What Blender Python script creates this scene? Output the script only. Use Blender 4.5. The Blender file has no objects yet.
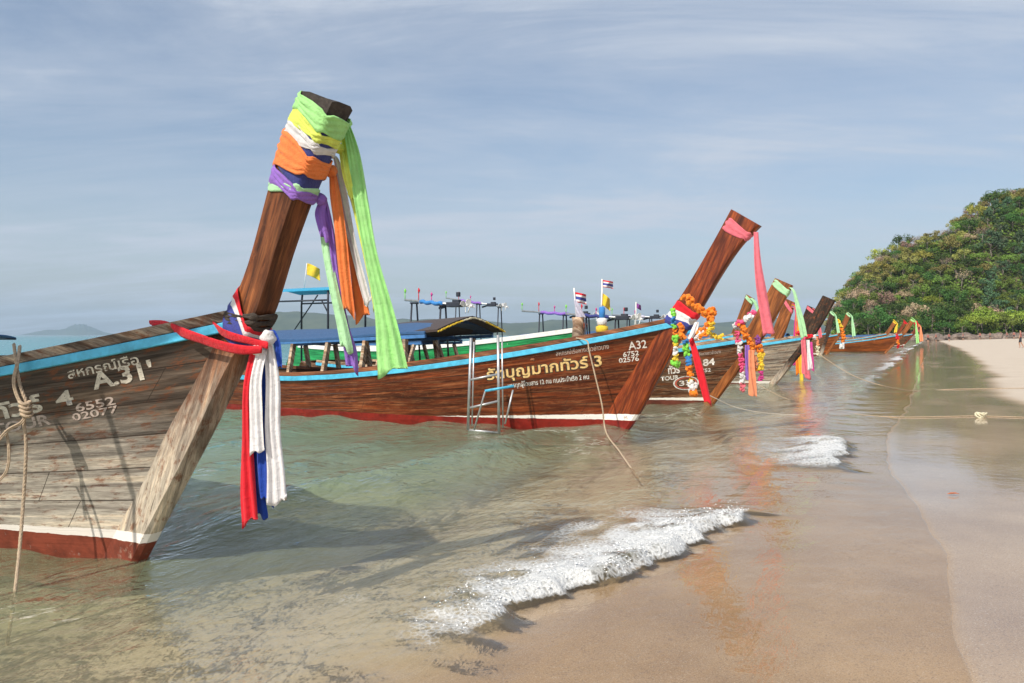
import bpy, bmesh, math, random
import numpy as np
from mathutils import Vector, Matrix, noise as mnoise
R = math.radians
random.seed(7); rng = np.random.default_rng(7)
scene = bpy.context.scene
COL = scene.collection
F = 796.0; CX = 512.0; HY = 335.0; CAMH = 1.5

# ------------------------------------------------------------------ measuring helpers
def at(px, py, Y):
    return Vector(((px-CX)/F*Y, Y, CAMH-(py-HY)/F*Y))
def ground_at(px, py, z=0.0):
    Y = (CAMH-z)*F/(py-HY)
    return at(px, py, Y)

# ------------------------------------------------------------------ object helpers
def tag(o, label=None, cat=None, group=None, kind=None):
    if label: o['label'] = label
    if cat: o['category'] = cat
    if group: o['group'] = group
    if kind: o['kind'] = kind
    return o
def empty(name, loc=(0,0,0), rz=0.0, **k):
    o = bpy.data.objects.new(name, None); COL.objects.link(o)
    o.location = loc; o.rotation_euler = (0,0,rz); o.empty_display_size = .2
    return tag(o, **k)
def link_mesh(name, me, parent=None):
    o = bpy.data.objects.new(name, me); COL.objects.link(o)
    if parent: o.parent = parent
    return o
class MB:
    def __init__(s): s.v=[]; s.f=[]; s.m=[]; s.uv=[]; s.smooth=True
    def add(s, vs, fs, mi=0):
        b=len(s.v); s.v += [tuple(v) for v in vs]
        for f in fs: s.f.append(tuple(i+b for i in f)); s.m.append(mi)
    def box(s, c, d, rot=None, mi=0):
        c=Vector(c); hx,hy,hz=d[0]/2,d[1]/2,d[2]/2
        vs=[Vector((x,y,z)) for x in(-hx,hx) for y in(-hy,hy) for z in(-hz,hz)]
        if rot is not None: vs=[rot@v for v in vs]
        s.add([v+c for v in vs], [(0,1,3,2),(4,6,7,5),(0,4,5,1),(2,3,7,6),(0,2,6,4),(1,5,7,3)], mi)
    def bar(s, a, b, w, h, mi=0):
        a=Vector(a); b=Vector(b); d=b-a
        q=d.to_track_quat('X','Z').to_matrix()
        s.box((a+b)/2,(d.length,w,h),q,mi)
    def tube(s, pts, rad, n=8, mi=0, cap=True):
        pts=[Vector(p) for p in pts]
        if not hasattr(rad,'__len__'): rad=[rad]*len(pts)
        rings=[]; up=Vector((0,0,1)); prev=None
        for i,p in enumerate(pts):
            t=(pts[min(i+1,len(pts)-1)]-pts[max(i-1,0)]).normalized()
            if prev is None:
                a=t.cross(up if abs(t.z)<.9 else Vector((1,0,0))).normalized()
            else:
                a=(prev-t*prev.dot(t)).normalized()
            prev=a; b=t.cross(a)
            rings.append([p+(a*math.cos(2*math.pi*k/n)+b*math.sin(2*math.pi*k/n))*rad[i] for k in range(n)])
        s.loft(rings, mi, cap)
    def loft(s, rings, mi=0, cap=True, closed=True):
        n=len(rings[0]); vs=[v for r in rings for v in r]; fs=[]
        for i in range(len(rings)-1):
            for k in range(n if closed else n-1):
                k2=(k+1)%n
                fs.append((i*n+k,i*n+k2,(i+1)*n+k2,(i+1)*n+k))
        if cap and closed:
            fs.append(tuple(range(n))[::-1]); fs.append(tuple((len(rings)-1)*n+k for k in range(n)))
        s.add(vs,fs,mi)
    def build(s, name, mats, parent=None, smooth=None, bevel=0, recalc=False):
        me=bpy.data.meshes.new(name); me.from_pydata(s.v,[],s.f)
        if not isinstance(mats,(list,tuple)): mats=[mats]
        for m in mats: me.materials.append(m)
        me.polygons.foreach_set('material_index', s.m)
        if recalc:
            bm=bmesh.new(); bm.from_mesh(me); bmesh.ops.recalc_face_normals(bm, faces=bm.faces); bm.to_mesh(me); bm.free()
        if smooth: me.polygons.foreach_set('use_smooth',[True]*len(s.f))
        me.update()
        o=link_mesh(name,me,parent)
        if bevel:
            b=o.modifiers.new('Bevel','BEVEL'); b.width=bevel; b.segments=2; b.limit_method='ANGLE'; b.angle_limit=R(40)
        return o
def interp(pts, n):
    """catmull-rom through rows of numbers"""
    P=np.array(pts,float); m=len(P); out=[]
    for i in range(n):
        t=i/(n-1)*(m-1); k=min(int(t),m-2); u=t-k
        p0=P[max(k-1,0)];p1=P[k];p2=P[k+1];p3=P[min(k+2,m-1)]
        out.append(.5*((2*p1)+(-p0+p2)*u+(2*p0-5*p1+4*p2-p3)*u*u+(-p0+3*p1-3*p2+p3)*u**3))
    return np.array(out)

# value noise (vectorised)
_T = rng.random((256,256))
def vnoise(x,y):
    x=np.asarray(x,float); y=np.asarray(y,float)
    xi=np.floor(x).astype(int); yi=np.floor(y).astype(int); fx=x-xi; fy=y-yi
    fx=fx*fx*(3-2*fx); fy=fy*fy*(3-2*fy)
    g=lambda a,b:_T[a%256,b%256]
    return (g(xi,yi)*(1-fx)+g(xi+1,yi)*fx)*(1-fy)+(g(xi,yi+1)*(1-fx)+g(xi+1,yi+1)*fx)*fy
def fbm(x,y,o=4):
    s=0;a=.5;t=0
    for i in range(o):
        s=s+a*vnoise(x*2**i+17*i,y*2**i+31*i); t+=a; a*=.5
    return s/t

# ------------------------------------------------------------------ materials
def mat(name):
    m=bpy.data.materials.new(name); m.use_nodes=True; nt=m.node_tree
    b=nt.nodes['Principled BSDF']; return m,nt,b
class N:
    def __init__(s,nt): s.nt=nt
    def n(s,t,**k):
        x=s.nt.nodes.new(t)
        for a,v in k.items(): setattr(x,a,v)
        return x
    def l(s,a,b): s.nt.links.new(a,b)
    def math(s,op,a,b=None,clamp=False):
        x=s.n('ShaderNodeMath',operation=op); x.use_clamp=clamp
        for i,v in enumerate((a,b)):
            if v is None: continue
            if isinstance(v,(int,float)): x.inputs[i].default_value=v
            else: s.l(v,x.inputs[i])
        return x.outputs[0]
    def mix(s,f,a,b,bt='MIX'):
        x=s.n('ShaderNodeMix',data_type='RGBA',blend_type=bt)
        for i,v in ((0,f),(6,a),(7,b)):
            if isinstance(v,(int,float)): x.inputs[i].default_value=v
            elif isinstance(v,tuple): x.inputs[i].default_value=(*v,1) if len(v)==3 else v
            else: s.l(v,x.inputs[i])
        return x.outputs[2]
    def noise(s,vec,scale,detail=4,rough=.6,dist=0):
        x=s.n('ShaderNodeTexNoise'); x.inputs['Scale'].default_value=scale; x.inputs['Detail'].default_value=detail
        x.inputs['Roughness'].default_value=rough; x.inputs['Distortion'].default_value=dist
        if vec is not None: s.l(vec,x.inputs['Vector'])
        return x.outputs['Fac']
    def ramp(s,f,stops):
        x=s.n('ShaderNodeValToRGB'); e=x.color_ramp.elements
        while len(e)<len(stops): e.new(.5)
        for i,(p,c) in enumerate(stops):
            e[i].position=p; e[i].color=(*c,1) if isinstance(c,tuple) else (c,c,c,1)
        s.l(f,x.inputs[0]); return x.outputs[0]
    def map(s,vec,scale=(1,1,1),loc=(0,0,0),rot=(0,0,0)):
        x=s.n('ShaderNodeMapping'); x.inputs['Scale'].default_value=scale; x.inputs['Location'].default_value=loc; x.inputs['Rotation'].default_value=rot
        s.l(vec,x.inputs[0]); return x.outputs[0]
    def bump(s,h,strength=.3,dist=.01,normal=None):
        x=s.n('ShaderNodeBump'); x.inputs['Strength'].default_value=strength; x.inputs['Distance'].default_value=dist
        s.l(h,x.inputs['Height'])
        if normal is not None: s.l(normal,x.inputs['Normal'])
        return x.outputs[0]
_mc={}
def paint(name,c,rough=.5,var=.15,scale=8,metal=0,bump=.1,spec=.5):
    if name in _mc: return _mc[name]
    m,nt,b=mat(name); g=N(nt); tc=g.n('ShaderNodeTexCoord')
    f=g.noise(tc.outputs['Object'],scale,5,.65)
    d=tuple(x*(1-var*1.6) for x in c); l=tuple(min(1,x*(1+var)) for x in c)
    g.l(g.ramp(f,[(.3,d),(.65,l)]),b.inputs['Base Color'])
    b.inputs['Roughness'].default_value=rough; b.inputs['Metallic'].default_value=metal
    b.inputs['Specular IOR Level'].default_value=spec
    if bump: g.l(g.bump(f,bump,.01),b.inputs['Normal'])
    _mc[name]=m; return m
def cloth(name,c,trans=.25,fine=.12):
    if name in _mc: return _mc[name]
    m,nt,b=mat(name); g=N(nt); tc=g.n('ShaderNodeTexCoord')
    f=g.noise(tc.outputs['Object'],14,4,.6); w=g.noise(tc.outputs['Object'],160,2,.5)
    d=tuple(x*.84 for x in c); l=tuple(min(1,x*1.06) for x in c)
    col=g.ramp(f,[(.3,d),(.65,l)]); g.l(col,b.inputs['Base Color'])
    b.inputs['Roughness'].default_value=.75; b.inputs['Specular IOR Level'].default_value=.25
    b.inputs['Sheen Weight'].default_value=.15
    cr=g.noise(g.map(tc.outputs['Object'],(1,1,.16)),46,4,.65,.6); cr2=g.noise(g.map(tc.outputs['Object'],(1,1,1.6)),24,4,.6,1.2)
    g.l(g.bump(g.math('ADD',g.math('ADD',g.math('MULTIPLY',w,.10),cr),cr2),.75,.010),b.inputs['Normal'])
    t=g.n('ShaderNodeBsdfTranslucent'); g.l(col,t.inputs[0])
    mx=g.n('ShaderNodeMixShader'); mx.inputs[0].default_value=trans
    g.l(b.outputs[0],mx.inputs[1]); g.l(t.outputs[0],mx.inputs[2]); g.l(mx.outputs[0],nt.nodes['Material Output'].inputs[0])
    _mc[name]=m; return m
def wood(name,c1,c2,dark,rough=.45,planks=True,wearc=None,wear=0.0,bottom=None,stripe=None,zr=.12,zw=.2,ustretch=1.0,coat=0.0,usefore=None):
    """planked boat wood; UV u = metres along, v = strake number. bottom/stripe = painted antifouling and waterline stripe"""
    if name in _mc: return _mc[name]
    m,nt,b=mat(name); g=N(nt); tc=g.n('ShaderNodeTexCoord'); uv=tc.outputs['UV']; ob=tc.outputs['Object']
    grain=g.noise(g.map(uv,(.7*ustretch,2.6,1)),3.0,9,.62,.5)
    fine=g.noise(g.map(uv,(1.6*ustretch,14,1)),5.0,4,.6)
    blot=g.noise(ob,1.7,5,.6)
    col=g.ramp(g.math('ADD',g.math('MULTIPLY',grain,.72),g.math('MULTIPLY',fine,.28)),[(.34,dark),(.48,c1),(.62,c2)])
    sep=g.n('ShaderNodeSeparateXYZ'); g.l(uv,sep.inputs[0])
    if planks:
        wn=g.n('ShaderNodeTexWhiteNoise'); wn.noise_dimensions='1D'; g.l(g.math('FLOOR',sep.outputs[1]),wn.inputs['W'])
        tone=g.ramp(wn.outputs[0],[(0,(.62,.62,.64)),(1,(1.18,1.14,1.1))]); col=g.mix(.75,col,tone,'MULTIPLY')
    col=g.mix(g.ramp(blot,[(.35,0.0),(.7,.65)]),col,g.mix(.5,col,dark))
    if wearc:
        w=g.noise(g.map(uv,(.8,2.2,1),(3,1,0)),2.2,9,.74,.6)
        wf=g.ramp(w,[(.55-wear*.35,0.0),(.66-wear*.3,1.0)])
        wcol=g.ramp(fine,[(.35,tuple(x*.55 for x in wearc)),(.6,wearc)])
        if usefore is not None:
            so=g.n('ShaderNodeSeparateXYZ'); g.l(ob,so.inputs[0])
            k=g.math('SUBTRACT',1.0,g.math('MULTIPLY',g.math('ADD',so.outputs[2],g.math('MULTIPLY',blot,.6)),1.0/usefore),True)
            wf=g.math('MULTIPLY',wf,g.math('MULTIPLY',k,2.0,True))
        col=g.mix(wf,col,wcol)
        st=g.noise(g.map(uv,(2.5,1.2,1),(7,0,0)),3.0,5,.7); col=g.mix(g.ramp(st,[(.53,0.0),(.62,.75)]),col,(.17,.055,.02))
        ck=g.noise(g.map(uv,(1.0,11,1),(2,9,0)),1.6,7,.75,1.0); col=g.mix(g.ramp(ck,[(.37,.85),(.41,0.0)]),col,(.035,.022,.015))
        sc=g.noise(g.map(uv,(2.2,3.5,1),(5,2,0),(0,0,.5)),2.5,8,.7,.3); col=g.mix(g.math('MULTIPLY',wf,g.ramp(sc,[(.48,0.0),(.58,.7)])),col,tuple(x*1.15 for x in wearc))
    pn=g.noise(g.map(uv,(.45,1.6,1),(11,4,0)),1.6,5,.6,.8)
    col=g.mix(.85,col,g.ramp(pn,[(.36,(.38,.36,.36)),(.5,(1,1,1)),(.64,(1.6,1.5,1.35))]),'MULTIPLY')
    h=grain
    if planks:
        fr=g.math('FRACT',sep.outputs[1]); ed=g.math('MULTIPLY',g.math('LESS_THAN',fr,.035),.85)
        col=g.mix(ed,col,(.03,.018,.012)); h=g.math('SUBTRACT',grain,g.math('MULTIPLY',ed,1.5))
        # butt joints
        br=g.n('ShaderNodeTexWhiteNoise'); br.noise_dimensions='1D'; g.l(g.math('FLOOR',sep.outputs[1]),br.inputs['W'])
        jt=g.math('FRACT',g.math('ADD',g.math('MULTIPLY',sep.outputs[0],.28),br.outputs[0]))
        je=g.math('MULTIPLY',g.math('LESS_THAN',jt,.002),.8); col=g.mix(je,col,(.03,.02,.015))
    b.inputs['Roughness'].default_value=rough
    if bottom or stripe:
        so2=g.n('ShaderNodeSeparateXYZ'); g.l(ob,so2.inputs[0]); zn=g.math('ADD',so2.outputs[2],g.math('MULTIPLY',g.math('SUBTRACT',g.noise(ob,9,4),.5),.03))
        chip=g.ramp(g.noise(ob,6,8,.75),[(.36,0.0),(.41,1.0)])
        kx=g.math('MULTIPLY',g.math('ADD',so2.outputs[0],3.2),1/3.2,True)
        zre=g.math('MULTIPLY',g.math('ADD',g.math('MULTIPLY',kx,.25),.75),zr); zwe=g.math('ADD',zre,g.math('MULTIPLY',kx,zw-zr))
        if stripe: col=g.mix(g.math('MULTIPLY',g.math('MULTIPLY',g.math('LESS_THAN',zn,zwe),g.math('GREATER_THAN',zn,zre)),g.math('MAXIMUM',chip,.25)),col,stripe)
        if bottom:
            rc=g.ramp(g.noise(ob,5,6,.7),[(.35,tuple(x*.5 for x in bottom)),(.6,bottom)])
            col=g.mix(g.math('MULTIPLY',g.math('LESS_THAN',zn,zre),g.math('MAXIMUM',chip,.7)),col,rc)
    g.l(col,b.inputs['Base Color'])
    b.inputs['Specular IOR Level'].default_value=.3
    b.inputs['Coat Weight'].default_value=coat*.5; b.inputs['Coat Roughness'].default_value=.18
    g.l(g.bump(h,.6,.006),b.inputs['Normal'])
    _mc[name]=m; return m

M={}
M['hull_old']=wood('weathered_hull_wood',(.082,.060,.045),(.16,.125,.098),(.022,.015,.012),.75,True,(.52,.465,.39),.92,(.24,.05,.025),(.80,.74,.68),.12,.19,usefore=1.35)
M['stem_old']=wood('weathered_stem_wood',(.13,.040,.013),(.27,.098,.034),(.022,.008,.004),.6,False,(.50,.43,.34),.75,(.24,.05,.025),(.80,.74,.68),.12,.19,usefore=1.75)
M['hull_red']=wood('varnished_red_brown_planks',(.105,.019,.0045),(.25,.052,.011),(.06,.012,.004),.36,True,(.28,.10,.04),.10,(.27,.018,.012),(.82,.78,.72),.17,.27,coat=.35)
M['stem_red']=wood('varnished_red_brown_stem',(.15,.027,.007),(.31,.068,.014),(.07,.014,.005),.4,False,None,0,(.27,.018,.012),(.82,.78,.72),.17,.27,coat=.3)
M['hull_brown']=wood('brown_hull_planks',(.085,.028,.009),(.17,.062,.022),(.022,.008,.004),.55,True,(.28,.18,.11),.2,(.16,.04,.025),(.8,.77,.7),.1,.17,coat=.15)
M['hull_grey']=wood('grey_weathered_planks',(.11,.085,.06),(.2,.16,.12),(.04,.03,.022),.8,True,(.36,.31,.25),.5,(.2,.06,.04),(.7,.66,.6),.05,.12)
M['stem_grey']=wood('grey_weathered_stem',(.035,.022,.015),(.075,.05,.035),(.012,.008,.006),.8,False,(.36,.31,.25),.8,None,None,usefore=1.1)
M['hull_orange']=wood('orange_brown_planks',(.24,.06,.012),(.36,.11,.024),(.09,.022,.006),.5,True,None,0,(.12,.06,.03),None,.08,.1,coat=.2)
M['stem_orange']=wood('orange_brown_stem',(.24,.075,.017),(.36,.13,.034),(.09,.026,.008),.5,False,None,0,coat=.2)
M['hull_green']=wood('green_painted_planks',(.02,.26,.08),(.035,.38,.13),(.015,.14,.05),.5,True,None,0,(.3,.05,.03),None)
M['plank']=wood('bare_gunwale_wood',(.30,.18,.105),(.46,.30,.18),(.15,.085,.05),.75,False,(.5,.4,.3),.3)
M['plank_dark']=wood('worn_brown_gunwale_wood',(.13,.075,.045),(.24,.15,.095),(.05,.03,.02),.75,False,(.38,.3,.22),.35)
M['plank_red']=wood('red_brown_gunwale_wood',(.19,.07,.03),(.3,.13,.06),(.08,.03,.015),.6,False,None)
M['inner']=wood('inner_planks',(.16,.10,.06),(.26,.17,.11),(.07,.045,.03),.8,True)
M['cyan']=paint('cyan_rail_paint',(.075,.44,.66),.5,.2,7)
M['blue_paint']=paint('blue_paint',(.05,.16,.38),.55,.2)
M['white_paint']=paint('white_paint',(.78,.76,.72),.5,.1)
def letterpaint(name,c,thr=.40):
    m=paint(name,c,.65,.2,25); nt=m.node_tree; g=N(nt); b=nt.nodes['Principled BSDF']; tc=g.n('ShaderNodeTexCoord')
    f=g.noise(g.map(tc.outputs['Object'],(1,1,3)),22,6,.75); src=b.inputs['Base Color'].links[0].from_socket
    g.l(g.mix(g.ramp(f,[(thr-.03,.85),(thr+.03,0.0)]),src,(.09,.05,.035)),b.inputs['Base Color']); return m
M['letter']=paint('cream_letter_paint',(.62,.55,.45),.6,.22,25)
M['letter_white']=paint('white_letter_paint',(.74,.70,.64),.6,.12,25)
M['letter_gold']=paint('gold_letter_paint',(.78,.55,.22),.5,.2,18)
M['letter_dark']=paint('dark_letter_edge',(.05,.03,.02),.6,.1)
M['letter_pink']=paint('faded_letter_paint',(.42,.30,.26),.6,.1)
for k_,n_,c_ in (('letter','worn_cream_lettering',(.62,.56,.46)),('letter_white','worn_white_lettering',(.74,.70,.64)),('letter_gold','worn_gold_lettering',(.74,.50,.2)),('letter_pink','worn_faded_lettering',(.45,.36,.31))): M[k_]=letterpaint(n_,c_,.43 if k_!='letter_gold' else .38)
M['red_ring']=paint('red_ring_paint',(.6,.12,.08),.5,.1)
M['tarp_blue']=cloth('blue_tarpaulin',(.045,.12,.27),.2)
M['tarp_cyan']=cloth('bright_blue_tarpaulin',(.05,.45,.72),.25)
M['tarp_dark']=cloth('dark_brown_thatch_cloth',(.06,.04,.035),.05)
M['metal']=paint('galvanised_metal',(.5,.5,.5),.4,.15,10,.7)
M['dark_metal']=paint('dark_metal',(.035,.04,.055),.5,.2,10,.3)
M['rope']=paint('natural_rope',(.46,.35,.24),.9,.2,60,0,.6)
M['rope_grey']=paint('greyed_rope',(.42,.38,.32),.9,.2,60,0,.6)
M['black']=paint('black_rubber',(.025,.025,.028),.7,.2)
CL=dict(lime=(.42,.82,.30),palegreen=(.52,.86,.50),yellow=(.80,.90,.16),white=(.78,.76,.76),lilac=(.62,.60,.72),orange=(.85,.23,.06),salmon=(.88,.32,.16),
        purple=(.30,.15,.56),navy=(.045,.055,.22),red=(.72,.016,.03),blue=(.018,.07,.42),flagwhite=(.82,.80,.80),flagblue=(.06,.075,.33),pink=(.86,.20,.25),hotpink=(.85,.10,.25),
        magenta=(.65,.06,.30),gold=(.85,.60,.05),garorange=(.90,.25,.02),gargreen=(.25,.72,.08),garblue=(.05,.25,.62),garwhite=(.82,.8,.78),garpurple=(.25,.06,.3),cream=(.75,.7,.5))
for k,c in CL.items(): M[k]=cloth(k+'_cloth',c,.22 if k in('lime','palegreen','yellow','white','pink') else .12)

# ------------------------------------------------------------------ shore geometry
NW=(.883,-.4694); NA=(.4694,.883)
def wa(x,y): return x*NW[0]+y*NW[1], x*NA[0]+y*NA[1]
def xy(w,a): return w*NW[0]+a*NA[0], w*NW[1]+a*NA[1]
def sand_z(w,a):
    w=np.asarray(w,float)
    z=np.where(w<-1.6,(w+1.6)*.085,(w+1.6)*.032)
    z=np.where(w>1.0,.083+(w-1.0)*.03,z)
    z=np.where(w>30,.95+(w-30)*.004,z)
    z=np.maximum(z,-3.5)
    z=z+(fbm(w*.9,a*.9,3)-.5)*.06*np.clip((-1.6-w)/1.8,0,1)+np.where(w>1.2,(fbm(w*1.4,a*1.4,3)-.5)*.05*np.clip((w-1.2)/2,0,1),0)
    z=z+(fbm(w*.8+9,a*.35,2)-.5)*.022*np.clip((w+1.4)/1,0,1)
    return z
BA=[-50,2.0,2.8,3.5,5.1,6.6,8.0,9.5,12.2,15,20,40,80,300,9000]
BW=[-2.2,-2.2,-2.12,-2.05,-1.74,-1.33,-1.15,-.98,-1.35,-1.7,-1.8,-1.8,-2.2,-2.2,-2.2]
BMask=[(-50,.2),(2.3,.2),(2.9,.3),(3.5,.75),(4.2,1),(6.2,1),(6.6,.75),(6.85,.1),(9.0,.1),(9.4,.8),(10.5,.95),(11.8,.8),(12.6,.2),(15,.3),(25,.55),(45,.85),(70,.9),(120,1),(300,.6),(9000,0)]
EA=[-50,2,5.1,6.0,7.3,8.6,10,12,15,20,40,9000]
EW=[.2,.12,.075,.07,-.1,-.31,-.5,-.6,-.55,-.5,-.6,-.6]
def bore(a): return np.interp(a,BA,BW)+(fbm(a*1.5,a*0+3,4)-.5)*.5*np.clip((a-2.6)/1.2,.15,1)+(fbm(a*7,a*0+13,3)-.5)*.10
def edge(a): return np.interp(a,EA,EW)+(fbm(a*1.3,a*0+8,3)-.5)*.12
def bmask(a): return np.interp(a,[p[0] for p in BMask],[p[1] for p in BMask])

def water_surface(w,a):
    sz=sand_z(w,a); wb=bore(a); bm=bmask(a)
    d=-(w-wb)                       # >0 offshore of the bore front
    dist=np.hypot(w,a)
    ph=w+.55*(fbm(a*.22+5,w*.12,2)-.5)*2
    sw=.04*np.sin(2*np.pi*ph/2.5+.6)*np.clip((d-.5)/2,0,1)
    sw=sw+.02*np.sin(2*np.pi*(ph*1.1+.25*a)/1.15)*np.clip((d-.3)/1.5,0,1)
    fade=np.clip(1.4-dist/90,0.0,1)
    ch=(fbm(w*2.6+a*.4,a*1.3,3)-.5)*.055*np.clip((d-.4)/1.8,0,1)*np.clip(1.2-dist/40,0,1)
    ch=ch+(fbm(w*6.5,a*3.6+9,2)-.5)*.02*np.clip((d-.3)/1.6,0,1)*np.clip(1.1-dist/18,0,1)
    z=.0+sw*fade*np.clip(.55+dist/25,0,1)+ch*.8
    # smooth curling swell in front of the first boat
    cr=-4.95+.16*np.sin(a*1.1)+(fbm(a*.5,a*0+21,2)-.5)*.5
    g=np.exp(-(np.abs(w-cr)/np.where(w>cr,.36,.95))**1.8)*.165*np.clip((a-4.1)/1.6,0,1)*np.clip((13-a)/4,0,1)
    g=g-.035*np.exp(-((w-cr-1.0)/.5)**2)*np.clip((a-4.1)/1.6,0,1)*np.clip((13-a)/4,0,1)
    g=g-.055*np.exp(-((w+4.7)**2+(a-3.3)**2)/1.6)
    z=z+g
    b=np.where(d>0,np.exp(-(d/.42)**1.4),np.exp(-(np.abs(d)/(.07+.3*(1-bm)))**2))*(.008+.085*bm)
    base=np.where(d>-.05,z,0)
    # merge down to a thin film on the sand in front of the bore
    e=edge(a)
    film=sz+.003+.009*np.clip((e-w)/.35,0,1)*.8+.0015+.002*(fbm(w*5,a*3,2)-.5)*np.clip((e-w)/.3,0,1)
    t=np.clip((d+.2)/.55,0,1); t=t*t*(3-2*t)
    zz=np.maximum(base,sz+.012)*t+film*(1-t)
    lump=((fbm(w*7,a*7,3)-.35)*.06+(fbm(w*32,a*32,2)-.5)*.02)*bm*np.exp(-((d-.22)/.30)**2)*(fade>0)
    zz=zz+b+lump
    cut=w>e+.01
    depth=np.clip(zz-sz,0,5)
    brk=np.clip((fbm(w*1.3+a*.1,a*.35+50,4)-.40)*7,0,1)
    width=np.interp(a,[3,4.0,5.0,6.0,6.6,7.5,9.2,12,14],[.22,.48,.85,1.15,1.25,.45,.85,.8,.35])*(.6+.8*vnoise(a*2.3,a*0+2))+.012*np.clip(a-20,0,60)
    foam=bm*np.where(d>-.06,np.exp(-(np.clip(d-.1,0,9)/width)**2),np.exp(-((d+.06)/.035)**2))
    foam=np.where(a>14,foam*brk,foam*np.clip(.12+1.9*fbm(w*4.0,a*4.0,4),0,1.12))
    # lacy trailing foam behind the bore, and a thin line at the swash edge
    foam=np.maximum(foam,.66*bm*np.clip(fbm(w*2.4,a*1.8,3)*2.4-.6,0,1)*np.exp(-((d-.8)/.8)**2))
    return zz,depth,foam,sz,cut

def geo(a0,a1,r,s0):
    out=[a0]; s=s0
    while out[-1]<a1: out.append(out[-1]+s); s*=r
    return np.array(out)
def grid_mesh(name,ws,as_,fn,mats,kind,label=None,cat=None):
    W,A=np.meshgrid(ws,as_,indexing='ij')
    if name=='sea': W0=W; W=snapw(W,A); snapped=W0>W+.03
    X,Y=xy(W,A)
    res=fn(W,A); Z=res[0]
    nw,na=W.shape; V=np.stack([X,Y,Z],-1).reshape(-1,3)
    me=bpy.data.meshes.new(name)
    i=np.arange(nw*na).reshape(nw,na)
    q=np.stack([i[:-1,:-1],i[1:,:-1],i[1:,1:],i[:-1,1:]],-1).reshape(-1,4)
    if len(res)>2: q=q[~snapped.ravel()[q].all(1)]
    me.vertices.add(len(V)); me.vertices.foreach_set('co',V.ravel())
    me.loops.add(q.size); me.loops.foreach_set('vertex_index',q.ravel())
    me.polygons.add(len(q)); me.polygons.foreach_set('loop_start',np.arange(0,q.size,4)); me.polygons.foreach_set('loop_total',np.full(len(q),4))
    me.polygons.foreach_set('use_smooth',np.ones(len(q),bool))
    for nm,arr in res[1].items():
        at_=me.attributes.new(nm,'FLOAT','POINT'); at_.data.foreach_set('value',np.asarray(arr,np.float32).ravel())
    me.update(calc_edges=True); me.validate()
    me.materials.append(mats)
    if me.polygons[0].normal.z<0: me.flip_normals()
    o=link_mesh(name,me); tag(o,label,cat,None,kind); return o

# --- sand material
m,nt,b=mat('beach_sand'); g=N(nt); geoN=g.n('ShaderNodeNewGeometry'); P=geoN.outputs['Position']
wet=g.n('ShaderNodeAttribute',attribute_name='wet').outputs['Fac']
rip=g.n('ShaderNodeAttribute',attribute_name='film').outputs['Fac']
grain=g.noise(P,260,3,.7); mid=g.noise(P,22,5,.65); big=g.noise(P,.9,5,.6)
dry=g.ramp(g.math('ADD',g.math('MULTIPLY',big,.5),g.math('MULTIPLY',mid,.5)),[(.35,(.46,.38,.30)),(.65,(.63,.55,.455))])
dry=g.mix(.5,dry,g.ramp(grain,[(.3,(.32,.25,.18)),(.7,(.70,.60,.48))]))
wetc=g.ramp(g.math('ADD',g.math('MULTIPLY',big,.6),g.math('MULTIPLY',grain,.4)),[(.36,(.29,.185,.10)),(.64,(.46,.325,.195))])
spk=g.ramp(g.noise(P,150,2,.5),[(.57,0.0),(.68,.75)]); wetc=g.mix(spk,wetc,(.55,.46,.36))
spd=g.ramp(g.noise(P,110,2,.5),[(.32,.5),(.46,0.0)]); wetc=g.mix(spd,wetc,(.10,.065,.045))
g.l(g.mix(wet,dry,wetc),b.inputs['Base Color'])
r=g.n('ShaderNodeMapRange'); g.l(wet,r.inputs[0]); r.inputs[3].default_value=.95; r.inputs[4].default_value=.5; g.l(r.outputs[0],b.inputs['Roughness'])
g.l(g.math('MULTIPLY',rip,1.0),b.inputs['Coat Weight']); b.inputs['Coat Roughness'].default_value=.07; b.inputs['Coat IOR'].default_value=1.42
hn=g.math('ADD',g.math('MULTIPLY',grain,.35),g.math('MULTIPLY',mid,1.0))
bp=g.n('ShaderNodeBump'); bp.inputs['Distance'].default_value=.02; g.l(hn,bp.inputs['Height'])
r2=g.n('ShaderNodeMapRange'); g.l(wet,r2.inputs[0]); r2.inputs[3].default_value=.55; r2.inputs[4].default_value=.12; g.l(r2.outputs[0],bp.inputs['Strength'])
g.l(bp.outputs[0],b.inputs['Normal'])
cb=g.n('ShaderNodeBump'); cb.inputs['Distance'].default_value=.01; cb.inputs['Strength'].default_value=.18
g.l(g.noise(g.map(P,(1,1,1),rot=(0,0,R(28))),7,3,.55),cb.inputs['Height']); g.l(cb.outputs[0],b.inputs['Coat Normal'])
M['sand']=m

# --- water material: fresnel reflection over tinted, slightly silty water
m=bpy.data.materials.new('sea_water'); m.use_nodes=True; nt=m.node_tree; nt.nodes.clear(); g=N(nt)
out=g.n('ShaderNodeOutputMaterial'); geoN=g.n('ShaderNodeNewGeometry'); P=geoN.outputs['Position']
dep=g.n('ShaderNodeAttribute',attribute_name='depth').outputs['Fac']
foam=g.n('ShaderNodeAttribute',attribute_name='foam').outputs['Fac']
dist=g.n('ShaderNodeVectorMath',operation='LENGTH'); g.l(P,dist.inputs[0])
mp=g.map(P,(1,1,1),rot=(0,0,R(28)))
mpa=g.map(mp,(2.2,.8,1))
h1=g.noise(mpa,3.2,4,.6,.5); h2=g.noise(g.map(mp,(1.6,.9,1)),13,3,.55,.3); h3=g.noise(g.map(P,(.5,1.4,1)),.45,4,.6)
near=g.math('SUBTRACT',1.0,g.math('MULTIPLY',dist.outputs['Value'],1/60),True)
deepk=g.math('MULTIPLY',dep,4.0,True)
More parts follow.
